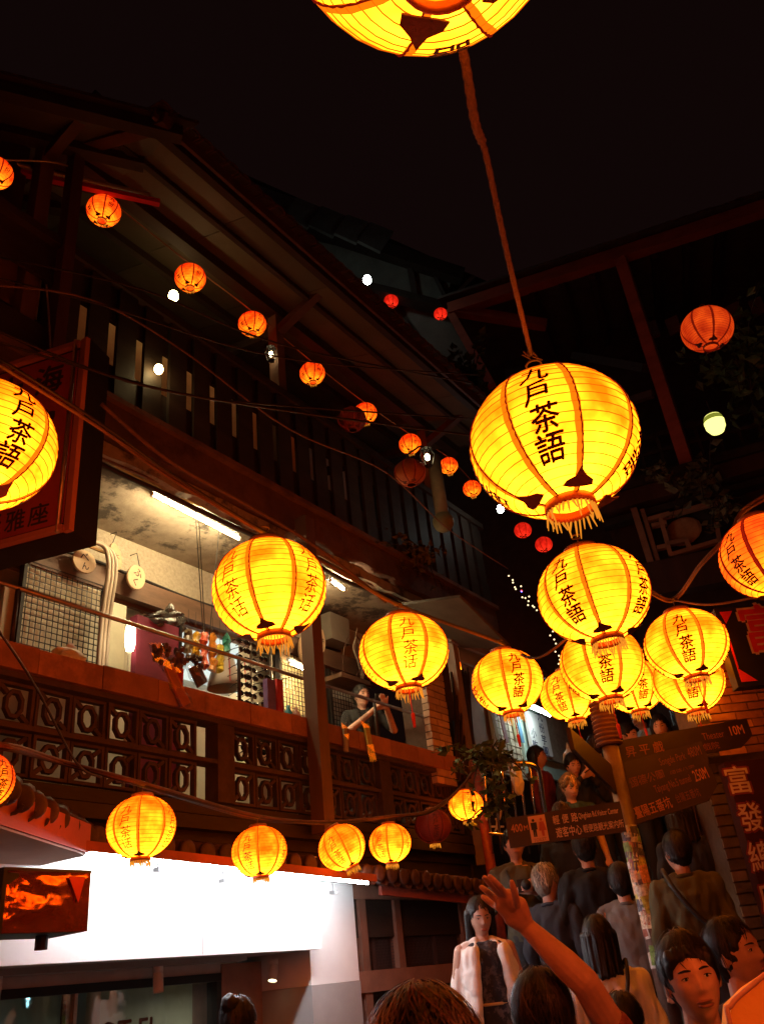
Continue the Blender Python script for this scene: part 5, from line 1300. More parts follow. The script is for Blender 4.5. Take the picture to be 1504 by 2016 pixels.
for k, ch in enumerate('小吃'): text(m, ch, (c.x, YU - .064, c.z + .08 - k * .16), (1, 0, 0), (0, 0, 1), .13, .15, .01)
m.build('lettering', mk('blue_ink', (.03, .05, .14), .5), sgw)
tube_lamp(atY(1042, 1390, YU - .35), atY(1082, 1407, YU - .35), 'bluish white tube lamp above the white sign up the stairs', emit('upper_tube', (.85, 1, .95), 45), .025)
for i, (px, col) in enumerate(((975, (.45, .42, .2)), (992, (.5, .3, .35)), (1012, (.4, .42, .2)), (1023, (.12, .3, .5)))):
    m = MB(); a = atY(px - 8, 1400, YU - .12); c = atY(px + 6, 1462, YU - .12); m.bar(Vector((a.x, YU - .12, a.z)), Vector((c.x, YU - .12, c.z)), .09, .012, up=(0, 1, 0)); m.build('hanging_cloth', mk('cloth%d' % i, col, .7, .2), US)
# little corrugated roof
m = MB(); a, c = atY(885, 1245, 4.35), atY(1075, 1322, 4.35)
n_ = 26; vs = []; fs = []
for i in range(n_ * 4 + 1):
    p = a.lerp(c, i / (n_ * 4)); zo = .018 * math.sin(i * math.pi / 2); vs += [p + Vector((0, 0, zo)), p + Vector((0, .6, .25 + zo))]
for i in range(n_ * 4): fs.append((2 * i, 2 * i + 2, 2 * i + 3, 2 * i + 1))
m.add(vs, fs); m.build('corrugated_roof', mk('corr', (.20, .15, .12), .5, .3, 5, .1), US)
m = MB(); m.bar(a + Vector((0, .02, -.07)), c + Vector((0, .02, -.07)), .05, .07); m.build('gutter', mk('gutter', (.22, .17, .14), .5, .2), US)
p = atY(897, 1300, 4.4); m = MB(); m.span(p.x - .05, p.x + .05, 4.38, 4.48, 2.6, atY(890, 1248, 4.4).z - .03); m.build('roof_post', mk('gutter', (.22, .17, .14), .5, .2), US)
uw(905, 1262, 1050, 1330, YU + .05, mk('back_pale', (.45, .38, .30), .7, .15), 'back_panel')
# white brick pillar at the balcony end
WP = thing('white_brick_pillar', (8.3, 4.4, 2.6), 'whitewashed brick pillar at the end of the balcony', 'pillar')
p0, p1 = atY(845, 1400, 4.42), atY(882, 1400, 4.42); zt2 = atY(850, 1310, 4.42).z; zb2 = atY(885, 1545, 4.42).z
m = MB(); m.span(p0.x + .01, p1.x - .01, 4.44, 4.75, zb2, zt2); m.build('core', MORTAR, WP)
wbm = mk('white_brick', (.50, .36, .26), .8, .2, 8, .3)
z = zb2; row = 0; wx = p1.x - p0.x; rnd = random.Random(2)
while z < zt2 - .05:
    cuts = [0, .62, 1] if row % 2 else [0, .38, 1]
    for a, c in zip(cuts[:-1], cuts[1:]):
        m = MB(); m.span(p0.x + a * wx + .005, p0.x + c * wx - .005, 4.425 + rnd.uniform(-.006, .006), 4.5, z + .004, z + .066); m.build('brick', wbm, WP)
    z += .074; row += 1
# timber and vines right of the pillar
m = MB(); p = atY(905, 1450, 4.5); m.span(p.x - .03, p.x + .32, 4.55, 4.85, 1.5, 4.1); tag(m.build('dark_post_wall', WOOD_DARK), 'dark timber wall strip between white pillar and upper shop', 'wall')
VN = thing('hanging_roots', (p.x, 4.45, 4.2), 'dark hanging aerial roots right of the white brick pillar', 'plant')
for k in range(16):
    q = atY(888 + k * 2.3, 1310 + rnd.uniform(0, 20), 4.45); b2 = atY(895 + k * 2.5, 1480 + rnd.uniform(-30, 60), 4.4); m = MB(); m.tube(spline([q, q.lerp(b2, .5) + J(.03), b2], 5), .012, 5); m.build('root', WOOD_DARK, VN, True)
# red pole with graffiti posters below, chrome railing
RP = thing('red_poster_pole', atY(955, 1700, 4.3), 'thin red pole covered with torn posters near the yellow lantern', 'pole')
a, c = atY(944, 1560, 4.2), atY(960, 1720, 4.2); m = MB(); m.tube([(a.x, 4.2, stair_z(a.x) - .1), (a.x, 4.2, a.z + .3)], .05, 10); m.build('pole', mk('red_pole', (.30, .06, .03), .5, .4, 14, .1), RP, True)
CR = thing('chrome_railing', atD(1020, 1560, 8.2), 'bent chrome pipe railing with bars at the stair landing', 'railing')
def cr(px, py): return atD(px, py, 8.2)
m = MB(); m.tube(spline([cr(930, 1500), cr(1000, 1502), cr(1040, 1504), cr(1056, 1512), cr(1062, 1530), cr(1072, 1600), cr(1090, 1690)], 5), .028, 10); m.build('top_rail', CHROME, CR, True)
for k, px in enumerate((950, 968, 986, 1004, 1022, 1042)):
    m = MB(); m.tube([cr(px, 1504), cr(px + 20, 1680)], .013, 8); m.build('bar', CHROME, CR, True)
m = MB(); m.tube([cr(962, 1640), cr(1080, 1650)], .016, 8); m.build('low_rail', CHROME, CR, True)
PB_ = thing('poster_board', cr(968, 1600), 'dark notice board with pale scrawled characters behind the railing', 'board')
q = [atD(948, 1570, 8.4), atD(988, 1570, 8.4), atD(998, 1660, 8.4), atD(958, 1660, 8.4)]; m = MB(); m.slab(*q, -.02); m.build('panel', BLACK, PB_)
m = MB(); cc = atD(972, 1595, 8.35); text(m, '力', cc, RW, UW, .2, .16, .02); cc = atD(978, 1632, 8.35); text(m, '大', cc, RW, UW, .16, .14, .02); m.build('lettering', mk('chalk', (.6, .55, .5), .6), PB_)
# bag on the railing, cross-hatched crates
crumple(atD(1017, 1530, 8.1), (.07, .06, .16), 8, WBAG, 'white_shopping_bag', 'pale shopping bag hanging on the chrome railing', 'bag')
crumple(atD(1122, 1495, 9.4), (.10, .08, .18), 9, WBAG, 'white_shopping_bag', 'pale tied bag in the crowd at the top of the stairs', 'bag')
# purple rain curtain & metal strip at right of olive man
CU = thing('purple_curtain', atD(1375, 1650, 6.9), 'dim purple curtain left of the grey brick pillar', 'curtain')
m = MB(); vs = []; fs = []; K = 16
for i in range(K + 1):
    for (py0, py1) in ((1560, 1900),):
        a_ = atD(1345 + i * 2.6, py0, 7.0 + .05 * math.sin(i * 1.9)); b_ = atD(1400 + i * 4.2, py1, 7.0 + .05 * math.sin(i * 1.9)); vs += [a_, b_]
for i in range(K): fs.append((2 * i, 2 * i + 2, 2 * i + 3, 2 * i + 1))
m.add(vs, fs); m.build('cloth', mk('purple', (.16, .10, .17), .6, .2), CU, True)
m = MB(); m.tube([atD(1392, 1560, 6.5), atD(1447, 1850, 6.5)], .012, 8); tag(m.build('metal_strip', CHROME, None, True), 'thin shiny metal pipe beside the grey brick pillar', 'pipe')
# dark backdrop wall behind the stair landing
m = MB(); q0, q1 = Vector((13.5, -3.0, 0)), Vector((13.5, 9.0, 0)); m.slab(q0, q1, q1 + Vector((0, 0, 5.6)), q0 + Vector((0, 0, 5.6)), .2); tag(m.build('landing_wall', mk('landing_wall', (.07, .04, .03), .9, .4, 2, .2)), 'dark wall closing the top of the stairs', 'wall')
# small coloured fairy lights
FLn = thing('fairy_lights', atD(1035, 1160, 10), 'string of tiny blinking fairy lights in the dark gap', 'fairy lights')
rnd = random.Random(31)
for k in range(26):
    if k < 16: px, py = 1008 + k * 3.0 + rnd.uniform(-7, 7), 1140 + k * 4 + rnd.uniform(-8, 8)
    else: px, py = 1082 + (k - 16) * 2.2 + rnd.uniform(-4, 4), 1235 + (k - 16) * 8
    c = atD(px, py, 10.5); m = MB(); m.ball(c, (.011,) * 3, 6, 4)
    m.build('bulb', emit('fairy_blue', (.1, .15, 1), 6, False) if k in (8,) else emit('fairy_red', (1, .05, .05), 4, False) if k == 6 else emit('fairy_warm', (1, .75, .4), 2.2, False), FLn)
# ================================================================ plants
def plant(loc, n, spread, label, leafmat, size=.07, seed=1, droop=.3, name='leafy_plant'):
    rnd = random.Random(seed); loc = Vector(loc); t = thing(name, loc, label, 'plant')
    sm = MB(); lm = MB(); ns = max(4, n // 14)
    for s in range(ns):
        d = Vector((rnd.uniform(-1, 1) * spread[0], rnd.uniform(-1, 1) * spread[1], rnd.uniform(-.3, 1) * spread[2]))
        pts = spline([loc + J(.03), loc + d * .5 + Vector((0, 0, .12 * spread[2])), loc + d - Vector((0, 0, droop * spread[2] * rnd.random()))], 5)
        sm.tube(pts, [.008 * (1 - .7 * i / len(pts)) + .002 for i in range(len(pts))], 4)
        for k in range(14):
            p = pts[min(len(pts) - 1, 2 + int(rnd.random() * (len(pts) - 2)))] + J(.05)
            a = Vector((rnd.uniform(-1, 1), rnd.uniform(-1, 1), rnd.uniform(-.7, .4))).normalized(); b = a.cross(Vector((rnd.uniform(-1, 1), rnd.uniform(-1, 1), 1))).normalized(); c = a.cross(b)
            L_ = size * rnd.uniform(.6, 1.3); w_ = L_ * .32
            lm.add([p, p + a * L_ * .4 + b * w_ + c * .1 * L_, p + a * L_ - c * .1 * L_, p + a * L_ * .4 - b * w_ + c * .1 * L_, p + a * L_ * .45], [(0, 1, 4), (1, 2, 4), (2, 3, 4), (3, 0, 4)])
    sm.build('stem', WOOD_DARK, t); tag(lm.build('leaves', leafmat, t), kind='stuff'); return t
plant(tp2(1395, 960, .35), 170, (.7, .6, .9), 'straggly dry plant rooted in the cornice below the lamp', LEAF_D, .16, 3, .9)
plant(tp2(1330, 965, .35), 70, (.35, .35, .45), 'small sprouting weed at the foot of the red post', LEAF_D, .13, 4)
plant(tp2(1475, 775, .9), 420, (1.1, 1.0, 1.3), 'dark leafy shrub at the right edge beside the lamp', LEAF, .18, 5, name='leafy_shrub')
plant(tp2(1425, 1020, .35), 110, (.4, .4, .7), 'wispy plant hanging in front of the fretwork window', LEAF_D, .13, 6, 1.2)
plant(atD(965, 1508, 7.9), 260, (.5, .3, .35), 'green plant spilling over the left end of the chrome railing', LEAF, .10, 7, .8)
plant(atD(985, 1590, 8.0), 130, (.28, .2, .3), 'dark green plant low behind the chrome bars', LEAF, .09, 8)
plant(atD(930, 760, 12.5), 200, (.7, .6, .8), 'dark shrub at the end of the gallery roof', LEAF, .14, 9, name='leafy_shrub')
plant(atY(830, 1098, 4.4), 240, (.9, .2, .35), 'ferny weeds growing along the broken slab edge', LEAF_D, .09, 10, 1.0)
plant(atY(130, 1470, 4.35) + Vector((-.9, 0, .05)), 60, (.3, .12, .2), 'small weed on the balustrade at the left edge', LEAF_D, .06, 11, 1.0)
for px, py, D, lab, sd_ in ((940, 1225, 8.8, 'dark tilted awning sheet above the corrugated roof', 2),):
    c = atD(px, py, D); m = MB(); m.slab(c + Vector((-.5, -.1, .1)), c + Vector((.7, .0, -.12)), c + Vector((.8, .7, .12)), c + Vector((-.4, .7, .3)), .03); tag(m.build('tin_awning', mk('tin', (.10, .085, .07), .6, .3, 4, .2)), lab, 'awning')
# ================================================================ people
def remesh(mb, name, mats, vox, smooth=3, region=None):
    me = mb.mesh(name, None); ob = bpy.data.objects.new('tmp', me); COL.objects.link(ob)
    r = ob.modifiers.new('r', 'REMESH'); r.mode = 'VOXEL'; r.voxel_size = vox
    if smooth:
        s = ob.modifiers.new('s', 'SMOOTH'); s.iterations = smooth; s.factor = .5
    dg = bpy.context.evaluated_depsgraph_get(); dg.update()
    out = bpy.data.meshes.new_from_object(ob.evaluated_get(dg)); out.name = name
    bpy.data.objects.remove(ob); bpy.data.meshes.remove(me)
    out.materials.clear()
    for mt in mats: out.materials.append(mt)
    out.polygons.foreach_set('use_smooth', [True] * len(out.polygons))
    if region:
        idx = [region(p.center) for p in out.polygons]; out.polygons.foreach_set('material_index', idx)
    return out
from mathutils import noise as MN
def rumple(me, fn):
    n = len(me.vertices); co = np.empty(n * 3, 'f'); no = np.empty(n * 3, 'f'); me.vertices.foreach_get('co', co); me.vertices.foreach_get('normal', no)
    co = co.reshape(-1, 3); no = no.reshape(-1, 3)
    d = np.array([fn(c) for c in co.tolist()], 'f'); co = co + no * d[:, None]
    me.vertices.foreach_set('co', co.ravel()); me.update(); return me
def folds(a=.012, f=9.0):
    return lambda c: a * 1.5 * (min(.5, abs(MN.noise((c[0] * f, c[1] * f, c[2] * f * .55)))) - .25) + a * .5 * MN.noise((c[0] * f * 2.6, c[1] * f * 2.6, c[2] * f * 1.2))
def caps(mb, p0, r0, p1, r1, n=12):
    p0, p1 = Vector(p0), Vector(p1); d = (p1 - p0); L_ = d.length; d.normalize(); pts = []; rs = []
    for k in range(4): a = rad(-90 + k * 28); pts.append(p0 + d * (math.sin(a) * r0)); rs.append(max(.0008, r0 * math.cos(a)))
    pts += [p0, p0.lerp(p1, .5), p1]; rs += [r0, (r0 + r1) / 2, r1]
    for k in range(1, 5): a = rad(k * 22); pts.append(p1 + d * (math.sin(a) * r1)); rs.append(max(.0008, r1 * math.cos(a)))
    mb.tube(pts, rs, n)
def gau(v, s): return math.exp(-(v / s) ** 2)
def head_prim(mb, M, s, big=True, n=56, k=44):
    vs = []; fs = []
    for i in range(k + 1):
        th = math.pi * i / k - math.pi / 2
        for j in range(n):
            a = 2 * math.pi * j / n
            x, y, z = math.cos(th) * math.cos(a), math.cos(th) * math.sin(a), math.sin(th)
            X, Y, Z = x * .074, y * .094, z * .118
            if z < 0:
                kk = (-z) ** 1.3; X *= 1 - .30 * kk; Y = Y * (1 - .12 * kk) - .018 * kk
            if y > 0: Y *= 1 + .05 * max(0, z)
            if y < -.05:
                f = min(1, (-y - .05) * 3)
                nz = 0.0
                if -.045 < Z < .04: nz = .021 * max(0, min(1, (.036 - Z) / .052)) * gau(X, .0105) * (1 if Z > -.022 else max(0, 1 - (-.022 - Z) / .012))
                nz += .006 * gau(abs(X) - .012, .008) * gau(Z + .024, .008)
                d = nz - .009 * gau(abs(X) - .031, .014) * gau(Z - .010, .011) + .0045 * gau(abs(X) - .028, .022) * gau(Z - .028, .008)
                d += .004 * gau(abs(X) - .042, .02) * gau(Z + .018, .016) + .006 * gau(X, .022) * gau(Z + .056, .010) + .007 * gau(X, .02) * gau(Z + .094, .016) - .003 * gau(X, .03) * gau(Z + .073, .007) + .003 * gau(X, .05) * gau(Z - .06, .03)
                Y -= d * f
            vs.append(M @ (Vector((X, Y, Z)) * s))
    for i in range(k):
        for j in range(n): fs.append((i * n + j, i * n + (j + 1) % n, (i + 1) * n + (j + 1) % n, (i + 1) * n + j))
    fs.append(tuple(range(n - 1, -1, -1))); fs.append(tuple(k * n + j for j in range(n)))
    mb.add(vs, fs)
    for sx in (-1, 1):
        M3 = (M.to_3x3() @ Matrix.Rotation(sx * .25, 3, 'Z')); mb.ball(M @ (Vector((sx * .076, .012, -.005)) * s), (.010 * s, .019 * s, .031 * s), 10, 8, M3)
SKIN = mk('skin', (.56, .31, .22), .5, .16, 22, .08)
SKIN2 = mk('skin_pale', (.56, .33, .24), .5, .08, 12, .03)
LIP = mk('lips', (.34, .12, .09), .45, .1)
EYEW = mk('eye_white', (.55, .50, .45), .25, .02)
EYED = mk('eye_dark', (.015, .010, .008), .2, .1)
def hairmat(c, nm):
    m = mk('hair_' + nm, c, .5, .4, 40, .2, spec=.35); nt = m.node_tree; b = nt.nodes['Principled BSDF']; lk = b.inputs['Base Color'].links[0]; src = lk.from_socket
    at = nt.nodes.new('ShaderNodeAttribute'); at.attribute_name = 'sv'; ad = nt.nodes.new('ShaderNodeMath'); ad.operation = 'ADD'; ad.inputs[1].default_value = .45
    nt.links.new(at.outputs['Fac'], ad.inputs[0]); hv = nt.nodes.new('ShaderNodeHueSaturation'); nt.links.new(src, hv.inputs['Color']); nt.links.new(ad.outputs[0], hv.inputs['Value']); nt.links.new(hv.outputs[0], b.inputs['Base Color'])
    return m
HBLK = hairmat((.014, .010, .009), 'black'); HRED = hairmat((.075, .022, .015), 'auburn'); HGRY = hairmat((.30, .26, .21), 'grey'); HBLD = hairmat((.50, .36, .20), 'blond'); HBRN = hairmat((.05, .028, .018), 'brown')
def fab(nm, c, v=.12, sc=14, bump=.25): return mk('fabric_' + nm, c, .85, v, sc, bump)
_pc = [0]
def person(head, face_dir, label, top, bottom=None, hair='short', hmat=None, h=None, feet=None, pitch=0.0, roll=0.0, arms=None, vox=.011, detail=False, skin=None, sleeve='short', coat=None, lean=0.0, strands=900, mouth_open=False, headturn=None):
    """head: world position of the head centre; everything is laid out in world space and remeshed"""
    _pc[0] += 1; rnd = random.Random(_pc[0] * 13)
    head = Vector(head); fd = Vector(face_dir); fd.z = 0; fd.normalize()
    bottom = bottom or fab('dark_trousers', (.03, .03, .035)); hmat = hmat or HBLK; skin = skin or SKIN
    gz = feet if feet is not None else stair_z(head.x)
    H_ = h or (head.z - gz) / .93; s = max(.86, min(1.12, H_ / 1.70)); hs = .97 if s < .93 else 1.0
    ang = math.atan2(fd.y, fd.x) + math.pi / 2
    ht = headturn if headturn is not None else 0.0
    Rb = Matrix.Rotation(ang, 4, 'Z')
    hl = Vector((0, -.015 - lean * .35, 0))
    base = Vector((head.x, head.y, head.z - 1.585 * s)) - (Rb @ Vector((0, -lean * .5, 0)))
    B = Matrix.Translation(base) @ Rb @ Matrix.Scale(s, 4)
    def W(p):
        p = Vector(p)
        if lean and p.z > .9: p = Vector((p.x, p.y - lean * (p.z - .9) / .7 * .5, p.z))
        return B @ p
    zf = (gz - base.z) / s     # local ground height
    t = thing('person', (head.x, head.y, gz), label, 'person')
    HM = Matrix.Translation(head) @ Matrix.Rotation(ang + ht, 4, 'Z') @ Matrix.Rotation(roll, 4, 'Y') @ Matrix.Rotation(pitch, 4, 'X')
    body = MB(); head_prim(body, HM, hs)
    caps(body, W((0, .012, 1.40)), .052 * s, HM @ Vector((0, .02, -.06)), .047 * s)
    tors = [(zf * 0 + .86, .160, .105), (.98, .150, .105), (1.08, .142, .098), (1.22, .162, .112), (1.32, .178, .112), (1.385, .165, .092), (1.425, .095, .07)]
    def torso(mb, g, z0=0, z1=9, flare=0):
        rows = [r for r in tors if z0 <= r[0] <= z1]; vs = []; fs = []; n = 24
        for (z, a, b) in rows:
            for j in range(n):
                q = 2 * math.pi * j / n; c_, s_ = math.cos(q), math.sin(q)
                fx = a + g + flare * max(0, 1.2 - z); fy = b + g + flare * max(0, 1.2 - z)
                vs.append(W((math.copysign(abs(c_) ** .8, c_) * fx, math.copysign(abs(s_) ** .9, s_) * fy, z)))
        k = len(rows)
        for i in range(k - 1):
            for j in range(n): fs.append((i * n + j, i * n + (j + 1) % n, (i + 1) * n + (j + 1) % n, (i + 1) * n + j))
        fs.append(tuple(range(n - 1, -1, -1))); fs.append(tuple((k - 1) * n + j for j in range(n))); mb.add(vs, fs)
    torso(body, -.012)
    for sx in (-1, 1): caps(body, W((sx * .165, .005, 1.365)), .036 * s, W((sx * .035, .012, 1.42)), .030 * s)
    A = {}
    for sx, nm in ((-1, 'R'), (1, 'L')):       # facing -Y: character's right hand is at -X
        el, wr = Vector((sx * .235, .03, 1.12)), Vector((sx * .235, -.05, .885))
        if arms and nm in arms: el, wr = arms[nm][0], arms[nm][1]
        el = el if (arms and nm in arms and arms[nm][2:] == ('w',)) else W(el); wr = wr if (arms and nm in arms and arms[nm][2:] == ('w',)) else W(wr)
        sh = W((sx * .172, .005, 1.375)); A[nm] = (sh, Vector(el), Vector(wr))
        caps(body, sh, .052 * s, el, .042 * s); caps(body, el, .042 * s, wr, .029 * s)
        if not (arms and nm in arms and len(arms[nm]) > 3):
            d = (Vector(wr) - Vector(el)).normalized(); sd = d.cross(fd); sd = sd.normalized() if sd.length > .1 else Vector((1, 0, 0)); up = d.cross(sd)
            pc = Vector(wr) + d * .045 * s; caps(body, Vector(wr), .028 * s, pc + d * .03, .034 * s)
            for k in range(4):
                q = pc + d * .045 * s + sd * (-.026 + k * .0175) * s; L_ = (.06, .07, .065, .05)[k] * s; q2 = q + d * L_ * .55; caps(body, q, .010 * s, q2, .009 * s, 8); caps(body, q2, .009 * s, q2 + (d * .8 + up * .6).normalized() * L_ * .45, .0075 * s, 8)
            q = pc + sd * .03 * s; caps(body, q - d * .02, .011 * s, q + (d * .7 + sd * .6) * .055 * s, .009 * s, 8)
    for sx in (-1, 1):
        caps(body, W((sx * .085, 0, .88)), .080 * s, W((sx * .09, -.012, .88 + (zf - .88) * .48)), .052 * s); caps(body, W((sx * .09, -.012, .88 + (zf - .88) * .48)), .05 * s, W((sx * .09, .02, zf + .08)), .036 * s)
    hc = HM
    inv = HM.inverted()
    bm_ = remesh(body, 'body', [skin, LIP], vox, 2 if detail else 3)
    inst_w('body', bm_, t, Matrix.Identity(4))
    # clothes
    cl = MB(); torso(cl, .012, .86 if not coat else .86, 1.43)
    for nm in 'RL':
        sh, el, wr = A[nm]
        if sleeve == 'none': continue
        caps(cl, sh, .060 * s, W(((-1 if nm == 'R' else 1) * .055, .012, 1.415)), .050 * s)
        if sleeve == 'long': caps(cl, sh, .066 * s, el, .055 * s); caps(cl, el, .055 * s, el.lerp(wr, .92), .042 * s)
        else: caps(cl, sh, .066 * s, sh.lerp(el, .72), .060 * s)
    cloth = inst_w('shirt' if not coat else 'cardigan', rumple(remesh(cl, 'shirt', [top], max(.008, vox), 3), folds(.020 if vox > .006 else .014)), t, Matrix.Identity(4))
    m = MB(); m.tube([W((math.cos(a) * .068, .008 + math.sin(a) * .060 , 1.425 + .012 * math.sin(a))) for a in [i * math.pi / 10 for i in range(21)]], .014 * s, 6, False); m.build('collar', top, t, True)
    tr = MB()
    for sx in (-1, 1):
        caps(tr, W((sx * .085, 0, .90)), .094 * s, W((sx * .09, -.012, .88 + (zf - .88) * .48)), .068 * s); caps(tr, W((sx * .09, -.012, .88 + (zf - .88) * .48)), .066 * s, W((sx * .09, .015, zf + .10)), .055 * s)
    tr.ball(W((0, 0, .90)), (.165 * s, .118 * s, .1 * s), 16, 10, Rb.to_3x3())
    inst_w('trousers', remesh(tr, 'trousers', [bottom], max(.012, vox), 3), t, Matrix.Identity(4))
    for sx in (-1, 1):
        m = MB(); m.ball(W((sx * .09, -.04, zf + .045)), (.045 * s, .12 * s, .045 * s), 12, 8, Rb.to_3x3()); m.build('shoe', BLACK, t, True)
    # face
    if detail or True:
        for sx in (-1, 1):
            e = HM @ (Vector((sx * .031, -.0795, .010)) * hs); M3 = HM.to_3x3()
            m = MB(); m.ball(e, (.0125 * hs, .0065 * hs, .0046 * hs), 12, 8, M3 @ Matrix.Rotation(sx * -.08, 3, 'Y')); eo = m.build('eye', EYEW, t, True)
            m = MB(); m.ball(e + M3 @ Vector((0, -.0048, 0)) * hs, (.0046 * hs, .0032 * hs, .0044 * hs), 10, 8, M3); m.build('iris', EYED, eo, True)
            m = MB(); m.tube([e + M3 @ (Vector((k * .0045, -.0070 + abs(k) * .0012, .0044 - .0010 * k * k * .45)) * hs) for k in range(-3, 4)], .0013 * hs, 5); m.build('eyelid', EYED, eo, True)
            m = MB(); m.tube([HM @ (Vector((sx * (.012 + k * .0085), -.0925 + .0006 * k * k * 2.2, .029 + .003 * math.sin(k * .8))) * hs) for k in range(5)], [.0022 * hs, .0034 * hs, .0034 * hs, .0028 * hs, .0012 * hs], 6); m.build('eyebrow', hmat if hmat is not HGRY else HBRN, t, True)
        for zz, rr in ((-.0525, .0042), (-.0605, .0050)):
            m = MB(); gap_ = .003 if mouth_open else 0
            m.tube([HM @ (Vector((k * .0075, -.1005 + .0010 * k * k, zz + (gap_ if zz > -.056 else -gap_) + .0004 * k * k * (1 if zz < -.056 else -.6))) * hs) for k in range(-3, 4)], [rr * .4 * hs] + [rr * hs] * 5 + [rr * .4 * hs], 6); m.build('lip', LIP, t, True)
    # hair
    hb = MB(); M3 = HM.to_3x3()
    if hair in ('short', 'fringe', 'bob', 'long', 'bun', 'curly'):
        hb.ball(HM @ (Vector((0, .016, .026)) * hs), (.084 * hs, .099 * hs, .108 * hs), 24, 16, M3)
        hb.ball(HM @ (Vector((0, .045, -.01)) * hs), (.072 * hs, .062 * hs, .085 * hs), 20, 12, M3)
    if hair in ('fringe', 'bob'):
        for k in range(7):
            x = (-3 + k) * .018; hb.ball(HM @ (Vector((x, -.064 + abs(k - 3) * .006, .075 - (.010 if hair == 'fringe' else 0) * ((k - 1) / 5) - abs(k - 3) * .004)) * hs), (.016 * hs, .026 * hs, .030 * hs), 10, 8, M3)
    if hair in ('bob', 'long'):
        Lh = .20 if hair == 'bob' else .30
        for k in range(11):
            a = rad(-10 + k * 20); x, y = math.cos(a) * .075, math.sin(a) * .075 + .015
            caps(hb, HM @ (Vector((x, y, .03)) * hs), .030 * hs, HM @ (Vector((x * 1.22, y * 1.08 + .012, .03 - Lh * rnd.uniform(.85, 1.08))) * hs), .018 * hs, 10)
    if hair == 'bun':
        hb.ball(HM @ (Vector((0, .08, .10)) * hs), (.05 * hs,) * 3, 16, 10, M3)
    if hair == 'curly':
        for k in range(60):
            a, b = rnd.uniform(0, 6.28), rnd.uniform(-.2, 1.5); hb.ball(HM @ (Vector((math.cos(a) * math.cos(b) * .085, .018 + math.sin(a) * math.cos(b) * .098, .03 + math.sin(b) * .105)) * hs), (rnd.uniform(.014, .026) * hs,) * 3, 8, 6)
    hvox = max(.005, vox * .7)
    inv = HM.inverted()
    def groove(c):
        q = inv @ Vector(c); a = math.atan2(q.y - .016, q.x)
        if hair in ('bob', 'long') and q.z < .03: return .007 * MN.noise((a * 9, q.z * 5, 1.3)) + .004 * MN.noise((a * 25, q.z * 9, 4.1))
        return .005 * MN.noise((a * 6, q.z * 22, 2.7)) + .006 * MN.noise((q.x * 40, q.y * 30, q.z * 40))
    ho = inst_w('hair', rumple(remesh(hb, 'hair', [hmat], hvox, 2), groove), t, Matrix.Identity(4))
    # loose strands following the hair surface
    sm = MB()
    for k in range(strands):
        az = rnd.uniform(0, 2 * math.pi); el0 = rnd.uniform(.1, 1.45)
        if math.sin(az) < -.35 and el0 < .75: continue
        n_ = 5; vs = []; Ls = rnd.uniform(.35, .8); wdt = rnd.uniform(.0010, .0022) * (1 if detail else 1.8); lift = rnd.uniform(1.0, 1.085)
        daz = rnd.uniform(-.25, .25)
        if rnd.random() < .12: lift += rnd.uniform(.02, .10); daz *= 2.5
        for i in range(n_ + 1):
            e_ = el0 - Ls * i / n_; a_ = az + daz * i / n_
            zb = .026 + math.sin(e_) * .108 * lift; rr = math.cos(max(e_, -.2))
            p = Vector((math.cos(a_) * rr * .084 * lift, .016 + math.sin(a_) * rr * .099 * lift, zb)) * hs
            tang = Vector((-math.sin(a_), math.cos(a_), 0)) * wdt
            if i == n_: tang *= .2; p *= 1.01
            vs += [HM @ (p - tang), HM @ (p + tang)]
        sm.add(vs, [(2 * i, 2 * i + 1, 2 * i + 3, 2 * i + 2) for i in range(n_)])
    so = tag(sm.build('hair_strands', hmat, ho, True), kind='stuff')
    nv = len(so.data.vertices); sv = so.data.attributes.new('sv', 'FLOAT', 'POINT'); vals = np.repeat(np.random.RandomState(_pc[0]).rand(nv // 12 + 1) ** 2 * 2.2, 12)[:nv].astype('f'); sv.data.foreach_set('value', vals)
    return t, W, A, HM, s
def onstair(px, py, D0, h0=1.64):
    best = None
    for k in range(60):
        D = D0 * (.86 + k * .005); p = atD(px, py, D); e = abs((p.z - stair_z(p.x)) / .93 - h0) + abs(D / D0 - 1) * .5
        if best is None or e < best[0]: best = (e, p)
    return best[1]
toward = lambda p, turn=0: Matrix.Rotation(rad(turn), 3, 'Z') @ Vector((-p[0], -p[1], 0))
away = lambda p, turn=0: Matrix.Rotation(rad(turn), 3, 'Z') @ Vector((p[0], p[1], 0))
def strap(W, pts, label_mat, t, r=.012):
    m = MB(); q = spline([W(p) for p in pts], 5); vs = []; fs = []
    m.tube(q, r, 6); m.build('strap', label_mat, t, True)

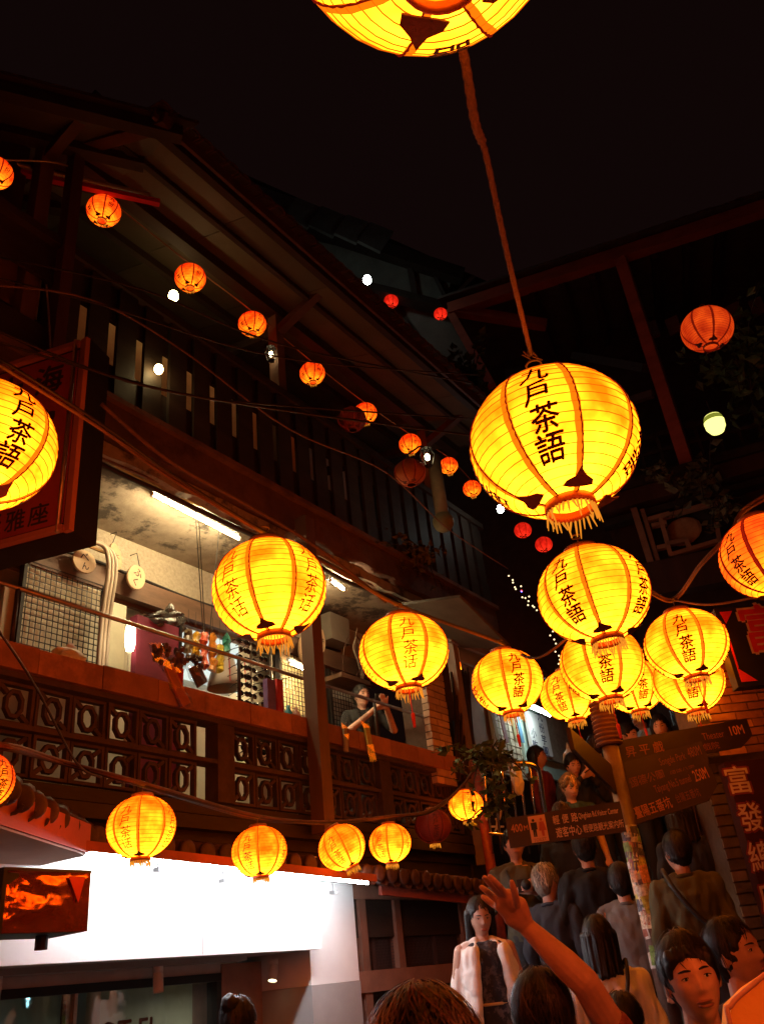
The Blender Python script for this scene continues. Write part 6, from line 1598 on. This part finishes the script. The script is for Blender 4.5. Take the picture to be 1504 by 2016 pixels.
# --- woman in cream cardigan walking down
p = onstair(945, 1806, 5.8)
NAVY = mk('navy_floral', (.022, .022, .035), .8, .2, 60, .2, stain=(.30, .28, .30), stain_amt=.35)
t, W, A, HM, s = person(p, toward(p, 12), 'woman in dark patterned dress and open cream cardigan coming down the stairs', NAVY, NAVY, 'long', HBLK, pitch=.28, vox=.008, skin=SKIN2, sleeve='none', strands=500)
cg = MB(); CRM = fab('cream', (.74, .70, .68), .1, 20)
for sx, nm in ((-1, 'R'), (1, 'L')):
    sh, el, wr = A[nm]; caps(cg, sh + Vector((0, 0, -.016)), .048 * s, el, .050 * s); caps(cg, el, .050 * s, el.lerp(wr, .9), .042 * s); caps(cg, sh, .050 * s, W((sx * .058, .012, 1.42)), .044 * s); caps(cg, W((sx * .07, -.045, 1.41)), .026 * s, W((sx * .10, -.115, 1.32)), .034 * s)
    for k in range(5): caps(cg, W((sx * (.100 + .012 * k), -.118, 1.37 - .12 * k)), .036 * s, W((sx * (.118 + .010 * k), -.128, 1.24 - .12 * k)), .040 * s); caps(cg, W((sx * .150, -.01, 1.36 - .12 * k)), .05 * s, W((sx * (.165 + .004 * k), -.01, 1.24 - .12 * k)), .05 * s)
for sx in (-1, 1):
    for k in range(5): cg.ball(W((sx * (.128 + .006 * k), -.078, 1.31 - .12 * k)), (.058 * s, .058 * s, .10 * s), 14, 8)
for k in range(5): cg.ball(W((0, .075, 1.34 - .13 * k)), (.17 * s, .05 * s, .10 * s), 16, 8, Matrix.Rotation(math.atan2(-p.y, -p.x) + math.pi / 2 + rad(12), 3, 'Z'))
inst_w('cardigan', rumple(remesh(cg, 'cardigan', [CRM], .009, 5), folds(.009, 12)), t, Matrix.Identity(4))
m = MB(); m.tube([W((math.cos(a) * .152, math.sin(a) * .108, 1.04)) for a in [i * math.pi / 12 for i in range(25)]], .010, 6); m.build('belt', mk('gold_belt', (.5, .35, .15), .4, .2), t, True)
# --- man with camera
p = onstair(1012, 1664, 6.7)
t, W, A, HM, s = person(p, toward(p, 8), 'young man in olive shirt holding a black camera at his chest', fab('olive_grey', (.07, .068, .042)), None, 'fringe', HBLK, pitch=.05, vox=.009, sleeve='long', arms={'R': (Vector((-.26, -.05, 1.13)), Vector((-.06, -.25, 1.22))), 'L': (Vector((.26, -.05, 1.13)), Vector((.07, -.25, 1.20)))})
c = W((0, -.29, 1.25)); ct = thing('camera_body', c, 'black camera held by the man in olive', 'camera'); ct.name = 'photo_camera'
m = MB(); Rz = Matrix.Rotation(math.atan2(-p.y, -p.x) + math.pi / 2, 3, 'Z'); m.box(c, (.13, .05, .09), Rz); m.build('body', BLACK, ct)
m = MB(); d = Rz @ Vector((0, -1, 0)); m.tube([c + d * .02, c + d * .1], .036, 14); m.build('lens', BLACK, ct, True)
strap(W, [(-.07, -.22, 1.25), (-.11, -.10, 1.38), (-.05, .05, 1.44), (.06, .05, 1.44), (.11, -.10, 1.38), (.07, -.22, 1.25)], BLACK, t, .010)
# --- old man from behind
p = onstair(1078, 1738, 6.4)
person(p, away(p, -35), 'grey haired man in dark jacket seen from behind', fab('black_jacket', (.022, .024, .034)), None, 'short', HGRY, vox=.009, sleeve='long', headturn=-.3)
# --- dark dressed person
p = onstair(1150, 1672, 7.2); person(p, away(p, 10), 'person all in black climbing the stairs in the dark middle', fab('black', (.010, .010, .012)), None, 'short', HBLK, sleeve='long')
p = onstair(1108, 1612, 7.6); person(p, away(p, -10), 'dim person behind the toilet sign board in dark clothes', fab('black2', (.015, .014, .016)), None, 'bob', HBRN, sleeve='long', strands=150)
# --- grey shirt man
p = onstair(1222, 1738, 6.2); person(p, away(p, 0), 'man in pale grey shirt climbing just left of the signpost', fab('pale_grey', (.20, .20, .21)), None, 'short', HBLK, vox=.009, sleeve='short')
# --- woman in white cardigan
p = onstair(1178, 1852, 5.6)
t, W, A, HM, s = person(p, away(p, 6), 'woman in white top with black bob and thin shoulder strap from behind', fab('white_top', (.84, .84, .88), .06), fab('jeans', (.05, .06, .09)), 'bob', HBLK, vox=.008, sleeve='long', strands=700)
strap(W, [(.16, .15, .92), (.05, .168, 1.12), (-.08, .162, 1.32), (-.12, .06, 1.475), (-.10, -.1, 1.39)], BLACK, t, .012)
# --- olive man
p = onstair(1332, 1678, 5.9)
t, W, A, HM, s = person(p, away(p, 10), 'man in olive pullover with a diagonal dark strap from behind', fab('olive', (.075, .070, .034)), None, 'short', HBLK, vox=.009, sleeve='long', headturn=.35)
strap(W, [(-.20, .03, .95), (-.10, .165, 1.08), (.02, .172, 1.22), (.11, .13, 1.39), (.12, .0, 1.485), (.1, -.12, 1.39)], BLACK, t, .016)
p = onstair(1338, 1612, 6.9); person(p, away(p, 5), 'brown haired person in navy jacket ahead of the olive pullover', fab('navy', (.025, .028, .045)), None, 'bob', HBRN, sleeve='long', strands=300)
# --- upper landing group
p = onstair(1122, 1552, 8.0); person(p, toward(p, 25), 'blond woman in teal top looking down above the toilet sign', fab('teal', (.05, .12, .15)), None, 'curly', HBLD, pitch=.35, vox=.009, skin=SKIN2, strands=300)
p = onstair(1058, 1492, 8.8); person(p, toward(p, 70), 'black haired woman in dark red jacket behind the chrome railing', fab('darkred', (.16, .02, .025)), None, 'bob', HBLK, sleeve='long')
p = onstair(1128, 1508, 8.9)
t, W, A, HM, s = person(p, toward(p, 20), 'dark haired man raising a phone behind the blond woman', fab('charcoal', (.03, .032, .04)), None, 'short', HBLK, pitch=.3, sleeve='long', arms={'L': (Vector((.25, -.12, 1.2)), Vector((.10, -.28, 1.42))), 'R': (Vector((-.25, -.12, 1.2)), Vector((-.03, -.28, 1.40)))})
c = W((.06, -.33, 1.47)); m = MB(); m.box(c, (.075, .01, .15), Matrix.Rotation(.6, 3, 'Z') @ Matrix.Rotation(1.1, 3, 'X')); tag(m.build('phone', BLACK), 'dark phone held up behind the blond woman', 'phone')
p = onstair(1236, 1448, 9.0); person(p, toward(p, 60), 'person in pale blue shirt looking down right of the signpost', fab('paleblue', (.30, .36, .45)), None, 'short', HBLK, pitch=.3)
p = onstair(1299, 1432, 9.0); person(p, toward(p, -5), 'long haired woman in pale blouse below the clustered lanterns', fab('blouse', (.55, .50, .48)), None, 'long', HBLK, pitch=.2, vox=.009, skin=SKIN2)
p = onstair(1258, 1415, 9.4); person(p, toward(p, -50), 'man in grey shirt between the two women under the lanterns', fab('greyt', (.32, .36, .38)), None, 'short', HBLK, pitch=.25)
p = onstair(1335, 1405, 9.8); person(p, away(p, 30), 'person in black coat beside the long haired woman', fab('blackcoat', (.015, .014, .016)), None, 'bob', HBLK, sleeve='long', strands=150)
p = onstair(1170, 1470, 9.4); person(p, away(p, 30), 'dark clad person behind the signpost finial', fab('dark3', (.04, .03, .03)), None, 'short', HBRN, sleeve='long', strands=150)
# --- balcony man with phone
p = atD(712, 1372, 9.0)
t, W, A, HM, s = person(p, toward(p, 18), 'man in black polo photographing with a phone from the balcony', fab('polo', (.015, .014, .014)), None, 'short', HBLK, feet=2.80, vox=.008, arms={'R': (Vector((-.25, -.10, 1.15)), Vector((.04, -.30, 1.36))), 'L': (Vector((.29, -.12, 1.18)), Vector((.15, -.33, 1.38)))}, headturn=.25)
c = W((.10, -.37, 1.46)); m = MB(); m.box(c, (.145, .01, .075), Matrix.Rotation(math.atan2(-p.y, -p.x) + math.pi / 2 + .5, 3, 'Z')); tag(m.build('phone', BLACK), 'phone held sideways by the man on the balcony', 'phone')
# --- foreground heads
p = atD(1362, 1930, 2.55)
person(p, toward(p, 10), 'young man in the foreground with side swept fringe looking our way', fab('fg_dark', (.03, .02, .02)), None, 'fringe', HBLK, feet=-.12, pitch=.02, roll=-.10, vox=.0048, detail=True, strands=1500, mouth_open=True)
p = atD(1450, 1880, 3.25)
person(p, toward(p, 58), 'short haired man behind the young man, looking to the right', fab('fg_dark2', (.04, .03, .04)), None, 'short', HBLK, feet=-.05, pitch=-.05, roll=-.08, vox=.0055, detail=True, strands=900)
p = atD(848, 2172, 1.16); person(p, away(p, 0), 'auburn haired head in the near foreground at the bottom edge', fab('fg3', (.05, .03, .03)), None, 'long', HRED, feet=-.15, vox=.006, detail=True, strands=9000)
p = atD(1228, 2016, 3.9); person(p, away(p, 20), 'small dark head at the bottom edge right of the waving arm', fab('fg4', (.04, .03, .03)), None, 'short', HBLK, feet=0, vox=.009, strands=500)
p = atD(474, 2020, 4.3); person(p, away(p, -40), 'dark hair bun just peeking in before the shop window', fab('fg5', (.05, .04, .04)), None, 'bun', HBLK, feet=-.15, vox=.009, strands=400)
# --- waving person: right arm raised, seen from behind
p = atD(1072, 2012, 2.4)
el, wr = atD(1152, 1936, 2.36), atD(1036, 1824, 2.46)
shl = atD(1236, 2080, 2.36)
body_f = away(p, 0)
FLORAL = mk('floral_shirt', (.20, .05, .05), .8, .6, 30, .2, stain=(.5, .35, .3), stain_amt=.5)
t, W, A, HM, s = person(p, body_f, 'dark haired person from behind waving a bare raised arm', FLORAL, None, 'short', HBLK, feet=-.15, vox=.0055, detail=True, strands=1500, arms={'L': (Vector((.235, .03, 1.12)), Vector((.235, -.05, .885)))})
hd = MB(); q = lambda x, y, D=2.46: atD(x, y, D)
caps(hd, A['R'][0], .050, shl, .050, 16); caps(hd, shl, .050, el, .040, 16); caps(hd, el, .041, el.lerp(wr, .35), .040, 16); caps(hd, el.lerp(wr, .35), .040, wr, .0255, 16)
pc = [q(1030, 1815), q(1012, 1795), q(1000, 1778)]
for (a, b2, r0, r1) in ((q(1036, 1824), q(1008, 1806), .024, .026), (q(1036, 1824), q(1022, 1782), .024, .024), (q(1030, 1815), q(998, 1788), .026, .024), (q(1028, 1810), q(1004, 1772), .026, .023), (q(1008, 1806), q(985, 1783), .022, .018), (q(1018, 1782), q(1000, 1762), .022, .018), (q(998, 1788), q(990, 1773), .022, .019)): caps(hd, a, r0, b2, r1, 12)
for pts in ([(999, 1765), (986, 1750, 2.44), (971, 1733, 2.42), (964, 1726, 2.42)], [(993, 1770), (976, 1752, 2.45), (962, 1737, 2.44), (954, 1728, 2.44)], [(988, 1777), (970, 1765, 2.47), (957, 1754, 2.47), (948, 1747, 2.48)], [(984, 1787), (969, 1779, 2.49), (959, 1772, 2.50), (951, 1766, 2.51)], [(1017, 1782, 2.43), (1014, 1762, 2.41), (1010, 1747, 2.40), (1007, 1737, 2.40)]):
    P = [q(*k) for k in pts]; R_ = (.0115, .0105, .0095, .0080)
    for k in range(3): caps(hd, P[k], R_[k], P[k + 1], R_[k + 1], 10)
inst_w('raised_arm', remesh(hd, 'raised_arm', [SKIN], .0032, 3), t, Matrix.Identity(4))
sl_ = MB(); caps(sl_, A['R'][0], .062, shl, .062, 16); caps(sl_, shl, .062, shl.lerp(el, .35), .058, 16); inst_w('sleeve', remesh(sl_, 'sleeve', [FLORAL], .006, 3), t, Matrix.Identity(4))
# --- yellow bag with dark print at the lower right corner
YB = thing('yellow_bag', atD(1480, 2000, 2.2), 'yellow bag with black print and pale pink border in the lower right corner', 'bag')
o = atD(1470, 1985, 2.2); ux = Vector((RW.x, RW.y, 0)).normalized(); nn = Vector((-ux.y, ux.x, 0)); nn = nn if nn.dot(CAM - o) > 0 else -nn
outl = [(-.055, -.35), (.35, -.35), (.32, .10), (.12, .085), (.02, .045), (-.04, .01), (-.055, -.03)]
m = MB(); m.prism(outl, ux, (0, 0, 1), -nn, o, .06); m.build('body', fab('yellow', (.92, .55, .10), .08), YB)
m = MB(); edge = [o + ux * a + Vector((0, 0, b)) for a, b in ((-.055, -.35), (-.055, -.03), (-.04, .01), (.02, .045), (.12, .085), (.32, .10))]; m.tube(spline(edge, 5), .007, 6); m.build('border', fab('pinkish', (.7, .40, .28), .05), YB, True)
m = MB(); m.prism([(-.04, -.2), (.06, -.2), (.055, -.05), (.07, -.012), (.045, -.03), (.03, -.05), (.0, -.04), (-.03, -.055), (-.045, -.045), (-.03, -.09)], ux, (0, 0, 1), nn, o + nn * .001, .002); m.build('print', BLACK, YB)
